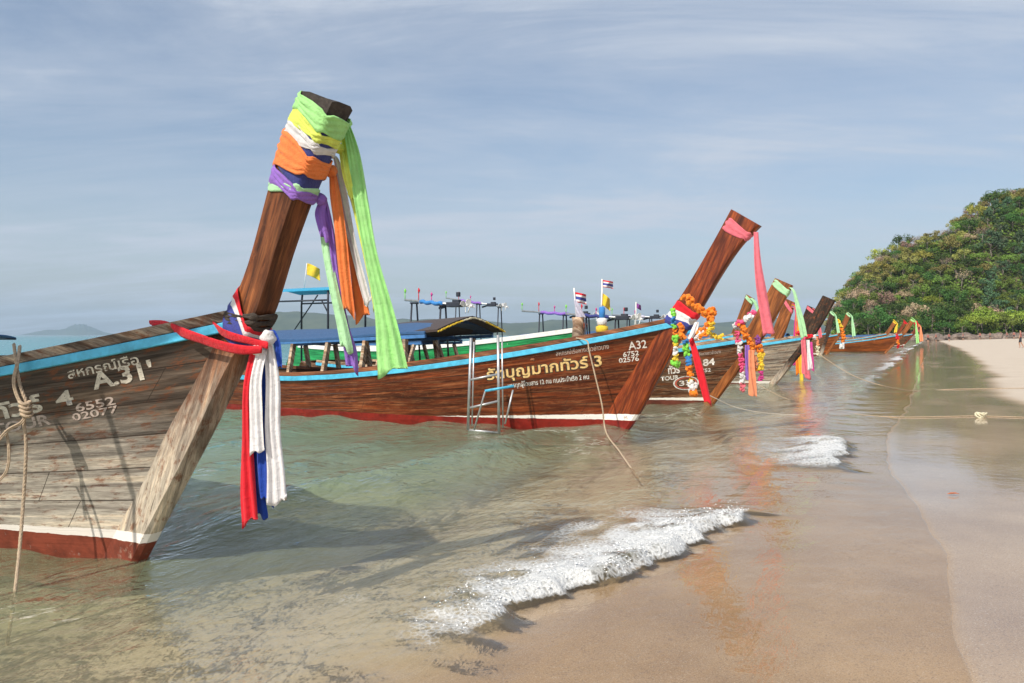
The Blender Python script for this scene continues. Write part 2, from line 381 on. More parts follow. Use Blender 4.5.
hh=g.math('ADD',g.math('ADD',g.math('MULTIPLY',h1,.10),g.math('MULTIPLY',h2,.022)),g.math('MULTIPLY',h3,.25))
bn=g.n('ShaderNodeBump'); bn.inputs['Distance'].default_value=1.0; g.l(hh,bn.inputs['Height'])
g.l(g.math('ADD',g.math('MULTIPLY',deepk,.58),.05),bn.inputs['Strength'])
gl=g.n('ShaderNodeBsdfGlossy'); gl.inputs['Roughness'].default_value=.05; gl.inputs['Color'].default_value=(1,1,1,1); g.l(bn.outputs[0],gl.inputs['Normal'])
fr=g.n('ShaderNodeFresnel'); fr.inputs['IOR'].default_value=1.33; g.l(bn.outputs[0],fr.inputs['Normal'])
tr=g.n('ShaderNodeBsdfTransparent')
tint=g.ramp(dep,[(0.0,(.99,.98,.95)),(.2,(.92,.95,.83)),(.7,(.6,.78,.6))]); g.l(tint,tr.inputs[0])
df=g.n('ShaderNodeBsdfDiffuse'); 
murkc=g.ramp(g.math('MULTIPLY',dep,.5),[(0.0,(.48,.43,.31)),(.12,(.33,.38,.23)),(.5,(.16,.34,.26)),(1.0,(.07,.27,.31))])
g.l(murkc,df.inputs[0]); g.l(bn.outputs[0],df.inputs['Normal'])
mk=g.math('SUBTRACT',1.0,g.math('POWER',2.718,g.math('MULTIPLY',dep,-1.6)))
body=g.n('ShaderNodeMixShader'); g.l(mk,body.inputs[0]); g.l(tr.outputs[0],body.inputs[1]); g.l(df.outputs[0],body.inputs[2])
wsh=g.n('ShaderNodeMixShader'); g.l(fr.outputs[0],wsh.inputs[0]); g.l(body.outputs[0],wsh.inputs[1]); g.l(gl.outputs[0],wsh.inputs[2])
# foam
fb=g.n('ShaderNodeBsdfPrincipled'); fb.inputs['Base Color'].default_value=(.80,.81,.80,1); fb.inputs['Roughness'].default_value=.6
fb.inputs['Subsurface Weight'].default_value=0
n1=g.noise(P,9,6,.7,.6); n2=g.noise(P,45,4,.7); vo=g.n('ShaderNodeTexVoronoi',feature='DISTANCE_TO_EDGE'); vo.inputs['Scale'].default_value=26; g.l(P,vo.inputs['Vector'])
pat=g.math('ADD',g.math('ADD',g.math('MULTIPLY',n1,.6),g.math('MULTIPLY',n2,.25)),g.math('MULTIPLY',g.math('SUBTRACT',.14,vo.outputs[0]),.9))
ff=g.math('MULTIPLY',g.math('SUBTRACT',g.math('ADD',g.math('MULTIPLY',foam,1.0),pat),.93),1.9,True)
ff=g.math('MULTIPLY',g.math('MULTIPLY',ff,.94),g.math('GREATER_THAN',foam,.02))
bf=g.n('ShaderNodeBump'); bf.inputs['Distance'].default_value=.03; bf.inputs['Strength'].default_value=.9; g.l(g.math('ADD',n2,n1),bf.inputs['Height']); g.l(bf.outputs[0],fb.inputs['Normal'])
fin=g.n('ShaderNodeMixShader'); g.l(ff,fin.inputs[0]); g.l(wsh.outputs[0],fin.inputs[1]); g.l(fb.outputs[0],fin.inputs[2])
g.l(fin.outputs[0],out.inputs[0]); M['water']=m

ws_f=np.concatenate([np.arange(-9,-3.02,.035),np.arange(-3,.8,.022)]); ws_far=-geo(9.06,7000,1.06,.06)[::-1]
ws=np.concatenate([ws_far,ws_f])
as_near=np.concatenate([np.arange(.8,2.98,.04),np.arange(3,7.6,.025),np.arange(7.64,14,.04)]); as_far=geo(14.05,9000,1.045,.06); as_neg=-geo(-.7,3000,1.15,.1)[::-1]
as_=np.concatenate([as_neg,as_near,as_far])
def snapw(W,A): return np.minimum(W,edge(A))
def fw(W,A):
    z,d,f,s,cut=water_surface(W,A); return z,{'depth':d,'foam':f},cut
grid_mesh('sea',ws,as_,fw,M['water'],'structure','shallow greenish sea with small breaking waves washing onto the sand')
ws2=np.concatenate([-geo(6.05,7000,1.10,.1)[::-1],np.arange(-6,-3,.06),np.arange(-3,3,.035),geo(3.06,6000,1.08,.1)])
as2=np.concatenate([-geo(-.7,3000,1.15,.1)[::-1],np.arange(.8,14,.08),geo(14.1,9000,1.05,.1)])
def fs(W,A):
    z=sand_z(W,A)
    lim=np.interp(A,[0,8,14,19,22,35,54,100,200],[2.6,2.4,2.1,1.75,1.5,1.9,2.3,2.2,1.0])+(fbm(A*.55,W*0+4,3)-.5)*.7
    wetm=1/(1+np.exp((W-lim)/.08))
    film=1/(1+np.exp((W-lim+.18)/.09))*np.clip(.55+.9*(fbm(W*1.1,A*.5,2)),0,1)
    wetm=np.where(W<-1.7,np.clip(1-(-1.7-W)/1.2,.15,1),wetm)*1.0
    film=film*np.clip((W-edge(A)+.05)/.1,0,1)
    return z,{'wet':wetm,'film':film}
grid_mesh('beach_ground',ws2,as2,fs,M['sand'],'structure','pale sandy beach, wet and shiny along the waterline')

# foam froth on the breaking wave
def froth():
    mb=MB(); base=[]
    bm=bmesh.new(); bmesh.ops.create_icosphere(bm,subdivisions=1,radius=1); iv=[v.co.copy() for v in bm.verts]; iff=[[v.index for v in f.verts] for f in bm.faces]; bm.free()
    A=np.concatenate([rng.uniform(3.3,7.1,800),rng.uniform(9.3,12.4,150)]); 
    D=np.abs(rng.normal(0,.2,len(A)))-.07; W=bore(A)-D
    z,_,f,_,_c=water_surface(W,A)
    for a,w,zz,ff_ in zip(A,W,z,f):
        if ff_<.35 or random.random()>ff_*1.1: continue
        x,y=xy(w,a); r=random.uniform(.0015,.006)*(1.7 if random.random()<.06 else 1); hop=random.expovariate(60)
        mb.add([(x+v.x*r*random.uniform(.8,1.2),y+v.y*r,zz+hop+v.z*r*.8) for v in iv],iff)
    o=mb.build('sea_foam',M['foam'],smooth=True); tag(o,'white froth and droplets along the breaking wave front','foam',kind='stuff')
M['foam']=paint('white_foam',(.86,.87,.86),.5,.06,30)
froth()

# ------------------------------------------------------------------ boats
class Boat:
    """local frame: x forward, y to port, z up, origin where the stem meets the water"""
    def __init__(s,foot,hdg,label,front,back,t=.13,zmid=.65,zbow=None,B0=.78,B1=1.12,L=12,xg=None,
                 hull='hull_brown',stem='stem_red',rail='cyan',plank='plank',group='longtail boats moored along the beach',railh=.075):
        s.foot=Vector(foot); s.h=R(hdg); s.t=t; s.L=L; s.B0=B0; s.B1=B1; s.zmid=zmid
        s.front=front; s.back=back; s.zbow=zbow; s.rk=.72 if s.foot.y<14 else .4
        s.hd=Vector((math.cos(s.h),math.sin(s.h),0)); s.port=Vector((-math.sin(s.h),math.cos(s.h),0))
        s.root=empty('longtail_boat',s.foot,s.h,label=label,cat='boat',group=group)
        s.mat=dict(hull=M[hull],stem=M[stem],rail=M[rail],plank=M[plank]); s.railh=railh
        fz=[p[1] for p in front]; s.fx=lambda z:float(np.interp(z,[p[1] for p in front],[p[0] for p in front]))
        s.bx=lambda z:float(np.interp(z,[p[1] for p in back],[p[0] for p in back]))
        s.xbow=s.fx(zbow)
        s.make()
    def W(s,p): p=Vector(p); return s.foot+s.hd*p.x+s.port*p.y+Vector((0,0,p.z))
    def inv(s,px,py,yoff=0.0):
        """local (x,z) where the ray through the pixel meets the plane y = yoff (port +)"""
        o=Vector((0,0,CAMH)); d=at(px,py,1)-o
        n=s.port; k=(s.foot+n*yoff-o).dot(n)/d.dot(n); p=o+d*k-s.foot
        return p.dot(s.hd),p.z
    def sheer(s,x):
        k=(s.zbow-s.zmid)/8**1.7
        z=s.zmid+k*max(0,x-s.xbow+8)**1.7
        if x<s.xbow-9: z+=.02*(s.xbow-9-x)**1.5
        return z
    def rab(s,z):
        if z<=0: return s.fx(0)-s.rk*max(.15,(s.fx(0)-s.bx(0)))+z*.9
        return s.fx(z)-s.rk*max(.15,(s.fx(z)-s.bx(z)))
    def half(s,x,z):
        d=s.rab(z)-x
        if d<=0: return s.t*.45
        zz=min(max(z,-.3),1.6)
        k=max(0,min(1,(zz+.3)/(s.zmid+.35))); B=s.B0+(s.B1-s.B0)*k
        if zz<0: B*=math.sqrt(max(0.0,1-(zz/.42)**2))
        T=5.2; tt=min(d/T,1); f=1-(1-tt)**1.75
        q=d-(s.L-4)
        if q>0: B*=1-.45*(q/4.5)**1.6
        return s.t*.45+B*f
    def hullinv(s,px,py):
        y=.3
        for _ in range(25):
            x,z=s.inv(px,py,-y); y=.5*y+.5*(s.half(x,z)+.004)
        return x,z
    def make(s):
        r=s.root
        # hull
        ds=[0,.03,.1,.2,.35,.5,.7,.9,1.15,1.4,1.7,2,2.4,2.8,3.3,3.9,4.5,5.2,6,7,8,9,10,10.8,11.4,12]
        ds=[d*s.L/12 for d in ds]; nv=12
        me=bpy.data.meshes.new('hull'); V=[];UV=[];Fc=[];mi=[]
        def row(side,inset):
            rows=[]
            for d in ds:
                rr=[]
                xs=s.xbow-.3-d; zt=s.sheer(xs)-(.0 if not inset else .01)
                for j in range(nv+1):
                    v=j/nv; z=-.3+(zt+.3)*v
                    x=s.rab(z)-d
                    y=max(s.half(x,z)-inset,0.004)*side
                    rr.append((x,y,z,d,v))
                rows.append(rr)
            return rows
        def addrows(rows,m_,flip):
            b=len(V)
            for rr in rows:
                for (x,y,z,d,v) in rr: V.append((x,y,z)); UV.append((d,v*8.0+.02))
            n=nv+1
            for i in range(len(rows)-1):
                for j in range(nv):
                    f=(b+i*n+j,b+i*n+j+1,b+(i+1)*n+j+1,b+(i+1)*n+j)
                    Fc.append(f[::-1] if flip else f); mi.append(m_)
            return b
        S=row(-1,0);Pq=row(1,0); bs=addrows(S,0,True); bp=addrows(Pq,0,False)
        Si=row(-1,.035);Pi=row(1,.035); bi=addrows(Si,1,False); bj=addrows(Pi,1,True)
        n=nv+1; last=len(ds)-1
        for j in range(nv):   # transom
            Fc.append((bs+last*n+j,bs+last*n+j+1,bp+last*n+j+1,bp+last*n+j)); mi.append(0)
        for i in range(len(ds)-1):   # bottom
            Fc.append((bs+i*n,bs+(i+1)*n,bp+(i+1)*n,bp+i*n)); mi.append(0)
        for (o_,i_) in ((bs,bi),(bp,bj)):
            for i in range(len(ds)-1):
                Fc.append((o_+i*n+nv,o_+(i+1)*n+nv,i_+(i+1)*n+nv,i_+i*n+nv)); mi.append(1)
        me.from_pydata(V,[],Fc); uvl=me.uv_layers.new(name='UVMap')
        for p in me.polygons:
            p.use_smooth=True; p.material_index=mi[p.index]
            for li in p.loop_indices: uvl.data[li].uv=UV[me.loops[li].vertex_index]
        me.materials.append(s.mat['hull']); me.materials.append(M['inner']); me.update()
        s.hull=link_mesh('hull',me,r)
        # rails: rub rail, gunwale plank above
        xs_=[s.xbow-.28-d for d in ds if d<s.L-.01]
        for side in (-1,1):
            for nm,z0,z1,w0,w1,mt in (('rub_rail',-.01-s.railh,-.01,-.004,.032,'rail'),('gunwale_plank',-.006,.06,-.045,.012,'plank')):
                rings=[]
                for x in xs_+[xs_[-1]-.3]:
                    zt=s.sheer(x); y=s.half(x,zt)
                    if nm=='rub_rail': y=s.half(x,zt-.04)
                    rings.append([(x,side*(y+w0),zt+z0),(x,side*(y+w1),zt+z0),(x,side*(y+w1),zt+z1),(x,side*(y+w0),zt+z1)])
                mb=MB(); mb.loft(rings); o=mb.build(nm,s.mat[mt],r,bevel=.006,recalc=True); s.boxuv(o)
        # floor, thwarts, small bow deck
        mb=MB(); rings=[]
        for d in ds[6:-1]:
            x=s.xbow-.6-d; y=max(.02,s.half(x,.3)-.05); rings.append([(x,-y,.3),(x,y,.3),(x,y,.27),(x,-y,.27)])
        mb.loft(rings); o=mb.build('floor_boards',M['inner'],r,recalc=True); s.boxuv(o)
        mb=MB(); rings=[]
        for d in (.15,.4,.7,1.0,1.35):
            x=s.xbow-.35-d; y=max(.03,s.half(x,s.sheer(x))-.045); z=s.sheer(x)-.05; rings.append([(x,-y,z),(x,y,z),(x,y,z-.03),(x,-y,z-.03)])
        mb.loft(rings); o=mb.build('bow_deck',s.mat['plank'],r,recalc=True); s.boxuv(o)
        for d in (2.6,4.2,5.8,7.4,9.0):
            if d>s.L-1.5: continue
            x=s.xbow-d; y=s.half(x,s.sheer(x))-.05; z=s.sheer(x)-.16
            mb=MB(); mb.box((x,0,z),(.28,2*y,.035)); o=mb.build('bench',s.mat['plank'],r,bevel=.005); s.boxuv(o)
        # stem post
        zt=min(s.front[-1][1],s.back[-1][1]); n=46; rings=[]; UVs=[]
        f=interp_poly(s.front,n); bk=interp_poly(s.back,n)
        f[0]=(s.fx(0)-.45,-.35)if False else f[0]
        me=MB(); prof=[]
        for i in range(n):
            t=i/(n-1); a=Vector((f[i][0],0,f[i][1])); c=Vector((bk[i][0],0,bk[i][1])); hw=s.t/2*(1.0+.25*t)
            nz=lambda k:(mnoise.noise(Vector((t*6,k*3.1,s.foot.x)))*.012)
            dirv=(a-c); 
            pts=[]
            for (u,side) in ((0,-1),(.25,-1),(.5,-1),(.75,-1),(.93,-1),(1,-.55),(1,.55),(.93,1),(.75,1),(.5,1),(.25,1),(0,1)):
                hwu=hw*(1 if u<.9 else .98)
                p=c+dirv*(u+ (nz(u+side) if u in(0,1) else 0))
                p.y=side*hwu+nz(u*2+side)*.5
                pts.append(p)
            rings.append(pts); prof.append(t)
        me.loft(rings); s.stem=me.build('stem_post',s.mat['stem'],r,recalc=True,smooth=True,bevel=0)
        s.stem.data.set_sharp_from_angle(angle=R(35))
        uvl=s.stem.data.uv_layers.new(name='UVMap')
        for l in s.stem.data.loops:
            v=s.stem.data.vertices[l.vertex_index].co; uvl.data[l.index].uv=(v.z*1.1+v.x*.35,(v.x-v.z*.45)*3+v.y*3)
        s.F=f; s.K=bk; s.nst=n
    def boxuv(s,o):
        me=o.data; uvl=me.uv_layers.new(name='UVMap')
        for p in me.polygons:
            for li in p.loop_indices:
                v=me.vertices[me.loops[li].vertex_index].co; uvl.data[li].uv=(v.x,(v.y+v.z)*3)
    # post section at height parameter: front/back points at z-like parameter t 0..1
    def sec(s,t):
        i=t*(s.nst-1); k=int(min(max(i,0),s.nst-2)); u=i-k
        a=Vector((s.F[k][0],0,s.F[k][1])).lerp(Vector((s.F[k+1][0],0,s.F[k+1][1])),u)
        c=Vector((s.K[k][0],0,s.K[k][1])).lerp(Vector((s.K[k+1][0],0,s.K[k+1][1])),u)
        return a,c,s.t/2*(1+.25*t)
    def tz(s,z,edge='b'):
        """parameter t where the back/front edge reaches height z"""
        pts=s.K if edge=='b' else s.F
        return float(np.interp(z,[p[1] for p in pts],np.linspace(0,1,s.nst)))
    def band(s,name,zb0,zb1,zf0,zf1,lift,mats,root,rows=9,pleat=.005,seed=0):
        """cloth wound round the post: from heights zb0..zb1 on the back edge to zf0..zf1 on the front edge"""
        mb=MB(); ring=[]
        cs=[]
        for k in range(24):
            th=2*math.pi*k/24; c_,s_=math.cos(th),math.sin(th)
            e=.38; u=math.copysign(abs(c_)**e,c_); v=math.copysign(abs(s_)**e,s_); cs.append((u,v))
        tb0,tb1,tf0,tf1=s.tz(zb0),s.tz(zb1),s.tz(zf0,'f'),s.tz(zf1,'f')
        rings=[]
        nr=rows*6
        for j in range(nr+1):
            v=j/nr; pts=[]
            for k,(u,y) in enumerate(cs):
                q=(u+1)/2
                t=(tb0+(tb1-tb0)*v)*(1-q)+(tf0+(tf1-tf0)*v)*q
                t+=.0025*math.sin(k*1.3+seed+v*5)
                a,c,hw=s.sec(min(max(t,0),1)); ce=(a+c)/2; hv=(a-c)/2
                L=lift*.6+pleat*.9*(math.sin(v*math.pi*2*rows/1.5+seed+.6*math.sin(k*.7+seed)+q*2.5)*(.5+.5*mnoise.noise(Vector((k*.3,v*3,seed+5)))*2))+.003*mnoise.noise(Vector((k*.5,v*7,seed)))
                if j in(0,nr): L-=pleat*.9
                hl=hv.length; p=ce+hv.normalized()*(u*(hl+L))+Vector((0,y*(hw+L),0)); pts.append(s.W(p))
            rings.append(pts)
        nm=len(mats) if isinstance(mats,list) else 1
        b=len(mb.v)
        for j in range(nr):
            mi=min(nm-1,int((j+.5)/nr*nm)); 
            if nm==5:
                vv=(j+.5)/nr; mi=0 if vv<.17 else 1 if vv<.34 else 2 if vv<.66 else 3 if vv<.83 else 4
            mb.loft([rings[j],rings[j+1]],mi,False)
        return fin_cloth(mb,name,mats,root)
def fin_cloth(mb,name,mats,root,thick=.004):
    o=mb.build(name,mats,None,smooth=True)
    bm=bmesh.new(); bm.from_mesh(o.data); bmesh.ops.remove_doubles(bm,verts=bm.verts,dist=1e-5); bmesh.ops.recalc_face_normals(bm,faces=bm.faces); bm.to_mesh(o.data); bm.free()
    md=o.modifiers.new('Solidify','SOLIDIFY'); md.thickness=thick; md.offset=1
    if root: attach(o,root)
    return o
def attach(o,root):
    """parent a mesh built in world coordinates"""
    Mx=Matrix.Translation(root.location)@root.rotation_euler.to_matrix().to_4x4()
    o.data.transform(Mx.inverted()); o.parent=root
def interp_poly(pts,n):
    P=np.array(pts,float); d=np.r_[0,np.cumsum(np.hypot(*np.diff(P,axis=0).T))]; 
    # smooth resample
    q=interp(pts,(len(pts)-1)*12+1); d=np.r_[0,np.cumsum(np.hypot(*np.diff(q,axis=0).T))]
    t=np.linspace(0,d[-1],n); return [(float(np.interp(x,d,q[:,0])),float(np.interp(x,d,q[:,1]))) for x in t]

# ---------- streamers: fluted, flattened folds of cloth hanging along a path (world points)
def streamer(name,path,mat_,root,flutes=4,depth=.35,n=40,seed=0,ends='cut',yaw=0.0,tuck=None):
    """path rows: px,py,Y,width_px"""
    if tuck: path=[(path[0][0]-tuck[0],path[0][1]-tuck[1],path[0][2]+.04,path[0][3]*.8)]+list(path)
    q=interp(path,n); rings=[]; mb=MB(); K=32
    wd=Vector((math.cos(yaw),math.sin(yaw),0)); dd=Vector((-math.sin(yaw),math.cos(yaw),0))
    for i,(px,py,Y,w) in enumerate(q):
        c=at(px,py,Y); hw=max(.004,w/F*Y/2); t=i/(n-1); pts=[]
        for k in range(K):
            th=2*math.pi*k/K
            u=math.cos(th); v=math.sin(th)
            ph=seed+2.2*mnoise.noise(Vector((t*1.6,seed,0)))
            fold=math.sin(u*flutes*math.pi*.9+ph)*.55+math.sin(u*flutes*2.1+ph*1.7+1)*.25
            dep=hw*depth*(v*.42+fold*.8)
            uu=u*(1+.05*math.sin(t*9+seed))
            p=c+wd*(uu*hw)+dd*dep
            if i==n-1 and ends=='cut': p.z+= .02*math.sin(u*3+seed)+.03*u*(1 if seed%2 else -1)
            pts.append(p)
        rings.append(pts)
    mb.loft(rings); o=mb.build(name,mat_,None,smooth=True,recalc=True); attach(o,root); return o
def garland(name,pts,cols,root,r=.045,step=.05,seed=0,fat=None):
    """string of fluffy flower rosettes; pts world"""
    rnd=random.Random(seed); P=interp([tuple(p) for p in pts],60); d=np.r_[0,np.cumsum(np.linalg.norm(np.diff(P,axis=0),axis=1))]
    nb=max(2,int(d[-1]/step)); mb=MB(); mats=[M[c] for c in sorted(set(cols))]; idx={c:i for i,c in enumerate(sorted(set(cols)))}
    for i in range(nb+1):
        t=d[-1]*i/nb; c=Vector([np.interp(t,d,P[:,k]) for k in range(3)]); col=cols[int(i/(nb+1)*len(cols))]
        rr=r*rnd.uniform(.8,1.2)*(fat(i/nb) if fat else 1)
        j=min(int(len(P)*i/(nb+1)),len(P)-2); tn=Vector(P[j+1]-P[j]).normalized(); a=tn.orthogonal().normalized(); b_=tn.cross(a)
        for pet in range(9):
            th=rnd.uniform(0,6.283); hh=rnd.uniform(-.5,.5)*step; cc=c+(a*math.cos(th)+b_*math.sin(th))*rr*.55*rnd.uniform(.3,1.1)+tn*hh
            q_=rr*rnd.uniform(.32,.52); ax=Vector((rnd.gauss(0,1),rnd.gauss(0,1),rnd.gauss(0,1))).normalized(); e=ax.orthogonal().normalized(); f_=ax.cross(e); K=7; rg=[]
            for (h,w_) in ((-.5,.45),(-.15,.95),(.2,1.0),(.5,.4)):
                rg.append([cc+ax*(h*q_*1.1)+(e*math.cos(6.283*k/K)+f_*math.sin(6.283*k/K))*q_*w_*rnd.uniform(.75,1.25) for k in range(K)])
            mb.loft(rg,idx[col])
    o=mb.build(name,mats,None,smooth=False); attach(o,root); return o
def rope(name,pts,r,mt,label=None,group=None,root=None,n=60,wob=.0):
    P=interp([tuple(p) for p in pts],n)
    mb=MB()
    for s_ in (0,1,2):
        q=[]
        L=np.r_[0,np.cumsum(np.linalg.norm(np.diff(P,axis=0),axis=1))]
        pp=[]; 
        m_=min(600,max(n,int(L[-1]/(r*1.6))))
        for i in range(m_):
            t=L[-1]*i/(m_-1); c=Vector([np.interp(t,L,P[:,k]) for k in range(3)])
            ang=t/(r*7)*2*math.pi+s_*2.094 if m_>n else s_*2.094
            j=min(int(i*(len(P)-1)/m_),len(P)-2); tn=Vector(P[j+1]-P[j]).normalized()
            a=tn.cross(Vector((.3,.9,.2))).normalized(); b_=tn.cross(a)
            pp.append(c+(a*math.cos(ang)+b_*math.sin(ang))*r*.5)
        mb.tube(pp,r*.6,5)
    o=mb.build(name,mt,None,smooth=True)
    if root: attach(o,root)
    else:
        recentre(o); tag(o,label,'rope',group)
    return o
def recentre(o):
    co=[v.co for v in o.data.vertices]; c=Vector(((min(v.x for v in co)+max(v.x for v in co))/2,(min(v.y for v in co)+max(v.y for v in co))/2,min(v.z for v in co)))
    o.data.transform(Matrix.Translation(-c)); o.location=c
# ---------- lettering
def lettering(bt,text,px,py,hpx,mt,slope=0.0,name='lettering',stretch=1.0,off=.004,wpx=None,bold=.0,shear=0):
    """text painted on the starboard planks; (px,py) = baseline start, hpx = digit height in px"""
    cu=bpy.data.curves.new('t','FONT'); cu.body=text; cu.size=1; cu.offset=bold; cu.resolution_u=3; cu.shear=shear
    o=bpy.data.objects.new('t',cu); COL.objects.link(o); dg=bpy.context.evaluated_depsgraph_get(); dg.update()
    me=bpy.data.meshes.new_from_object(o.evaluated_get(dg)); bpy.data.objects.remove(o)
    x0,z0=bt.hullinv(px,py); p=bt.W((x0,-bt.half(x0,z0),z0)); sc=hpx/F*p.y/.70
    co=np.array([v.co[:] for v in me.vertices]) if len(me.vertices) else np.zeros((1,3))
    if wpx:
        x1,_=bt.hullinv(px+wpx,py-wpx*math.tan(slope)); stretch=(x1-x0)/((co[:,0].max())*sc*math.cos(slope))
    bm=bmesh.new(); bm.from_mesh(me)
    bmesh.ops.triangulate(bm,faces=bm.faces)
    c_,s_=math.cos(slope),math.sin(slope)
    for v in bm.verts:
        u=v.co.x*sc*stretch; w=v.co.y*sc
        x=x0+u*c_-w*s_*0; z=z0+u*s_+w
        v.co=Vector((x,-(bt.half(x,z)+off),z))
    bm.to_mesh(me); bm.free(); me.materials.clear(); me.materials.append(mt)
    return link_mesh(name,me,bt.root)

# ================================================================== BOAT 1
HD=-32
# helper: build stem outlines from picture measurements in the centre plane of the boat
class Probe:
    def __init__(s,foot,hdg):
        s.foot=Vector(foot); h=R(hdg); s.hd=Vector((math.cos(h),math.sin(h),0)); s.port=Vector((-math.sin(h),math.cos(h),0))
    inv=Boat.inv
f1=ground_at(150,560)
pr=Probe(f1,HD)
fr1=[pr.inv(x,y,.065) for x,y in ((150,560),(182,497),(215,435),(245,372),(274,318),(296,250),(318,190),(338,142),(353,108))]
bk1=[pr.inv(x,y,-.065) for x,y in ((92,560),(135,485),(160,430),(192,380),(222,325),(247,270),(270,187),(287,130),(304,92))]
fr1=[(-.32,-.35)]+fr1; bk1=[(-.75,-.35)]+bk1
A31=Boat(f1,HD,'weathered grey-brown wooden longtail boat marked A.31 with cyan rail, nearest on the left',fr1,bk1,t=.13,zbow=1.64,zmid=.72,B0=.72,B1=1.15,hull='hull_old',stem='stem_old',plank='plank_dark',railh=.06)
f2=ground_at(628,431)
pr=Probe(f2,HD)
fr2=[pr.inv(x,y,0) for x,y in ((628,431),(650,396),(674,352),(700,312),(720,278),(741,247),(761,226))]
bk2=[pr.inv(x,y,0) for x,y in ((590,431),(612,392),(640,350),(672,312),(695,277),(715,243),(733,210))]
print('stem2',[(round(a,2),round(b,2)) for a,b in fr2],[(round(a,2),round(b,2)) for a,b in bk2])
print('stem1',[(round(a,2),round(b,2)) for a,b in fr1],[(round(a,2),round(b,2)) for a,b in bk1])
fr2=[(-.4,-.35)]+fr2; bk2=[(-1.0,-.35)]+bk2
A32=Boat(f2,HD,'varnished red-brown longtail boat marked A32 with cyan rail and low canopy, second from the left',fr2,bk2,t=.14,zbow=1.79,zmid=.73,B0=.86,B1=1.12,hull='hull_red',stem='stem_red',plank='plank_red',railh=.085)
def stem_to(H,X,w=.42,lean=1.0):
    """default stem: front edge from the foot up to height H, top front at x=X"""
    fr=[(-.4,-.35),(0,0),(.30*X*.9,.22*H),(.55*X*.95,.43*H),(.76*X,.66*H),(X,H*.94)]
    bk=[(-1.0,-.35),(-.5,0),(.30*X*.9-.48,.22*H),(.55*X*.95-w,.43*H+.02),(.76*X-w*.95,.66*H+.06),(X-w*.8,H)]
    return fr,bk
def boat(footpx,Y,H,X,label,hull,stem,zbow=1.6,rail='cyan',plank='plank',zmid=.65,L=12,hdg=HD,w=.42,t=.14,xw=None):
    ft=Vector(((footpx-CX)/F*Y,Y,0)); fr,bk=stem_to(H,X,w)
    return Boat(ft,hdg,label,fr,bk,t=t,zbow=zbow,zmid=zmid,hull=hull,stem=stem,rail=rail,plank=plank,L=L)
BS={}
BS['c']=boat(713,17.0,2.66,1.65,'brown longtail boat marked 84 with an oval emblem on its bow','hull_brown','stem_orange',1.5,plank='plank')
BS['d']=boat(764,27.5,2.75,1.05,'brown longtail boat with a fan of multicoloured streamers on its stem behind the grey boat','hull_brown','stem_orange',1.45)
BS['e']=boat(776,23.9,2.65,1.68,'grey weathered longtail boat with dark bare stem post, between brown boats','hull_grey','stem_grey',1.5)
BS['f']=boat(722,32,3.1,1.3,'longtail boat with short red-tipped brown stem seen over the third boat','hull_brown','stem_orange',1.55,w=.38,hdg=HD-2)
BS['g']=boat(789,34,2.75,1.1,'distant longtail boat with pink ribbons on a slim dark stem','hull_brown','stem_grey',1.5,hdg=HD)
BS['h']=boat(822,58,3.25,.9,'distant dull brown longtail boat with pale ribbons, left of the orange boat','hull_brown','stem_grey',1.7,hdg=HD+4)
BS['i']=boat(828,62,3.25,1.7,'distant longtail boat with a yellow garland at the foot of its orange stem','hull_orange','stem_orange',1.6,hdg=HD+2)
BS['j']=boat(887,69,2.9,2.2,'distant orange-brown longtail boat with blue rail and green streamer, nearest the beach','hull_orange','stem_orange',1.65,hdg=-22)
BS['k']=boat(874,84,3.0,2.2,'distant longtail boat with pale orange stem behind the orange-brown one','hull_orange','stem_orange',1.7,hdg=-20)
BS['l']=boat(886,92,3.1,2.2,'far longtail boat with dark red stem behind the orange-brown one','hull_red','stem_red',1.7,hdg=-20)
BS['m']=boat(903,103,2.9,2.0,'farthest longtail boat, with red and white garlands, close to the rocks','hull_brown','stem_red',1.7,hdg=-20)
BS['n']=boat(562,25.6,1.95,.9,'longtail boat with green hull and white rail behind the A32 boat','hull_green','stem_red',1.72,zmid=1.0,rail='white_paint',plank='white_paint',w=.3)
BS['n'].railh=.2
BS['o']=boat(-221,33,2.2,1.0,'distant boat with dark blue canopy at the left edge beyond the A.31 boat','hull_brown','stem_grey',1.3,hdg=172,L=10)

M['char']=paint('rough_dark_end_grain',(.05,.04,.035),.95,.3,30,0,.9)
A31.stem.data.materials.append(M['char'])
for p_ in A31.stem.data.polygons:
    if p_.index>=44*12: p_.material_index=1
for v_ in A31.stem.data.vertices:
    if v_.index>=45*12: v_.co+=Vector((0,0,.03*mnoise.noise(v_.co*17)))
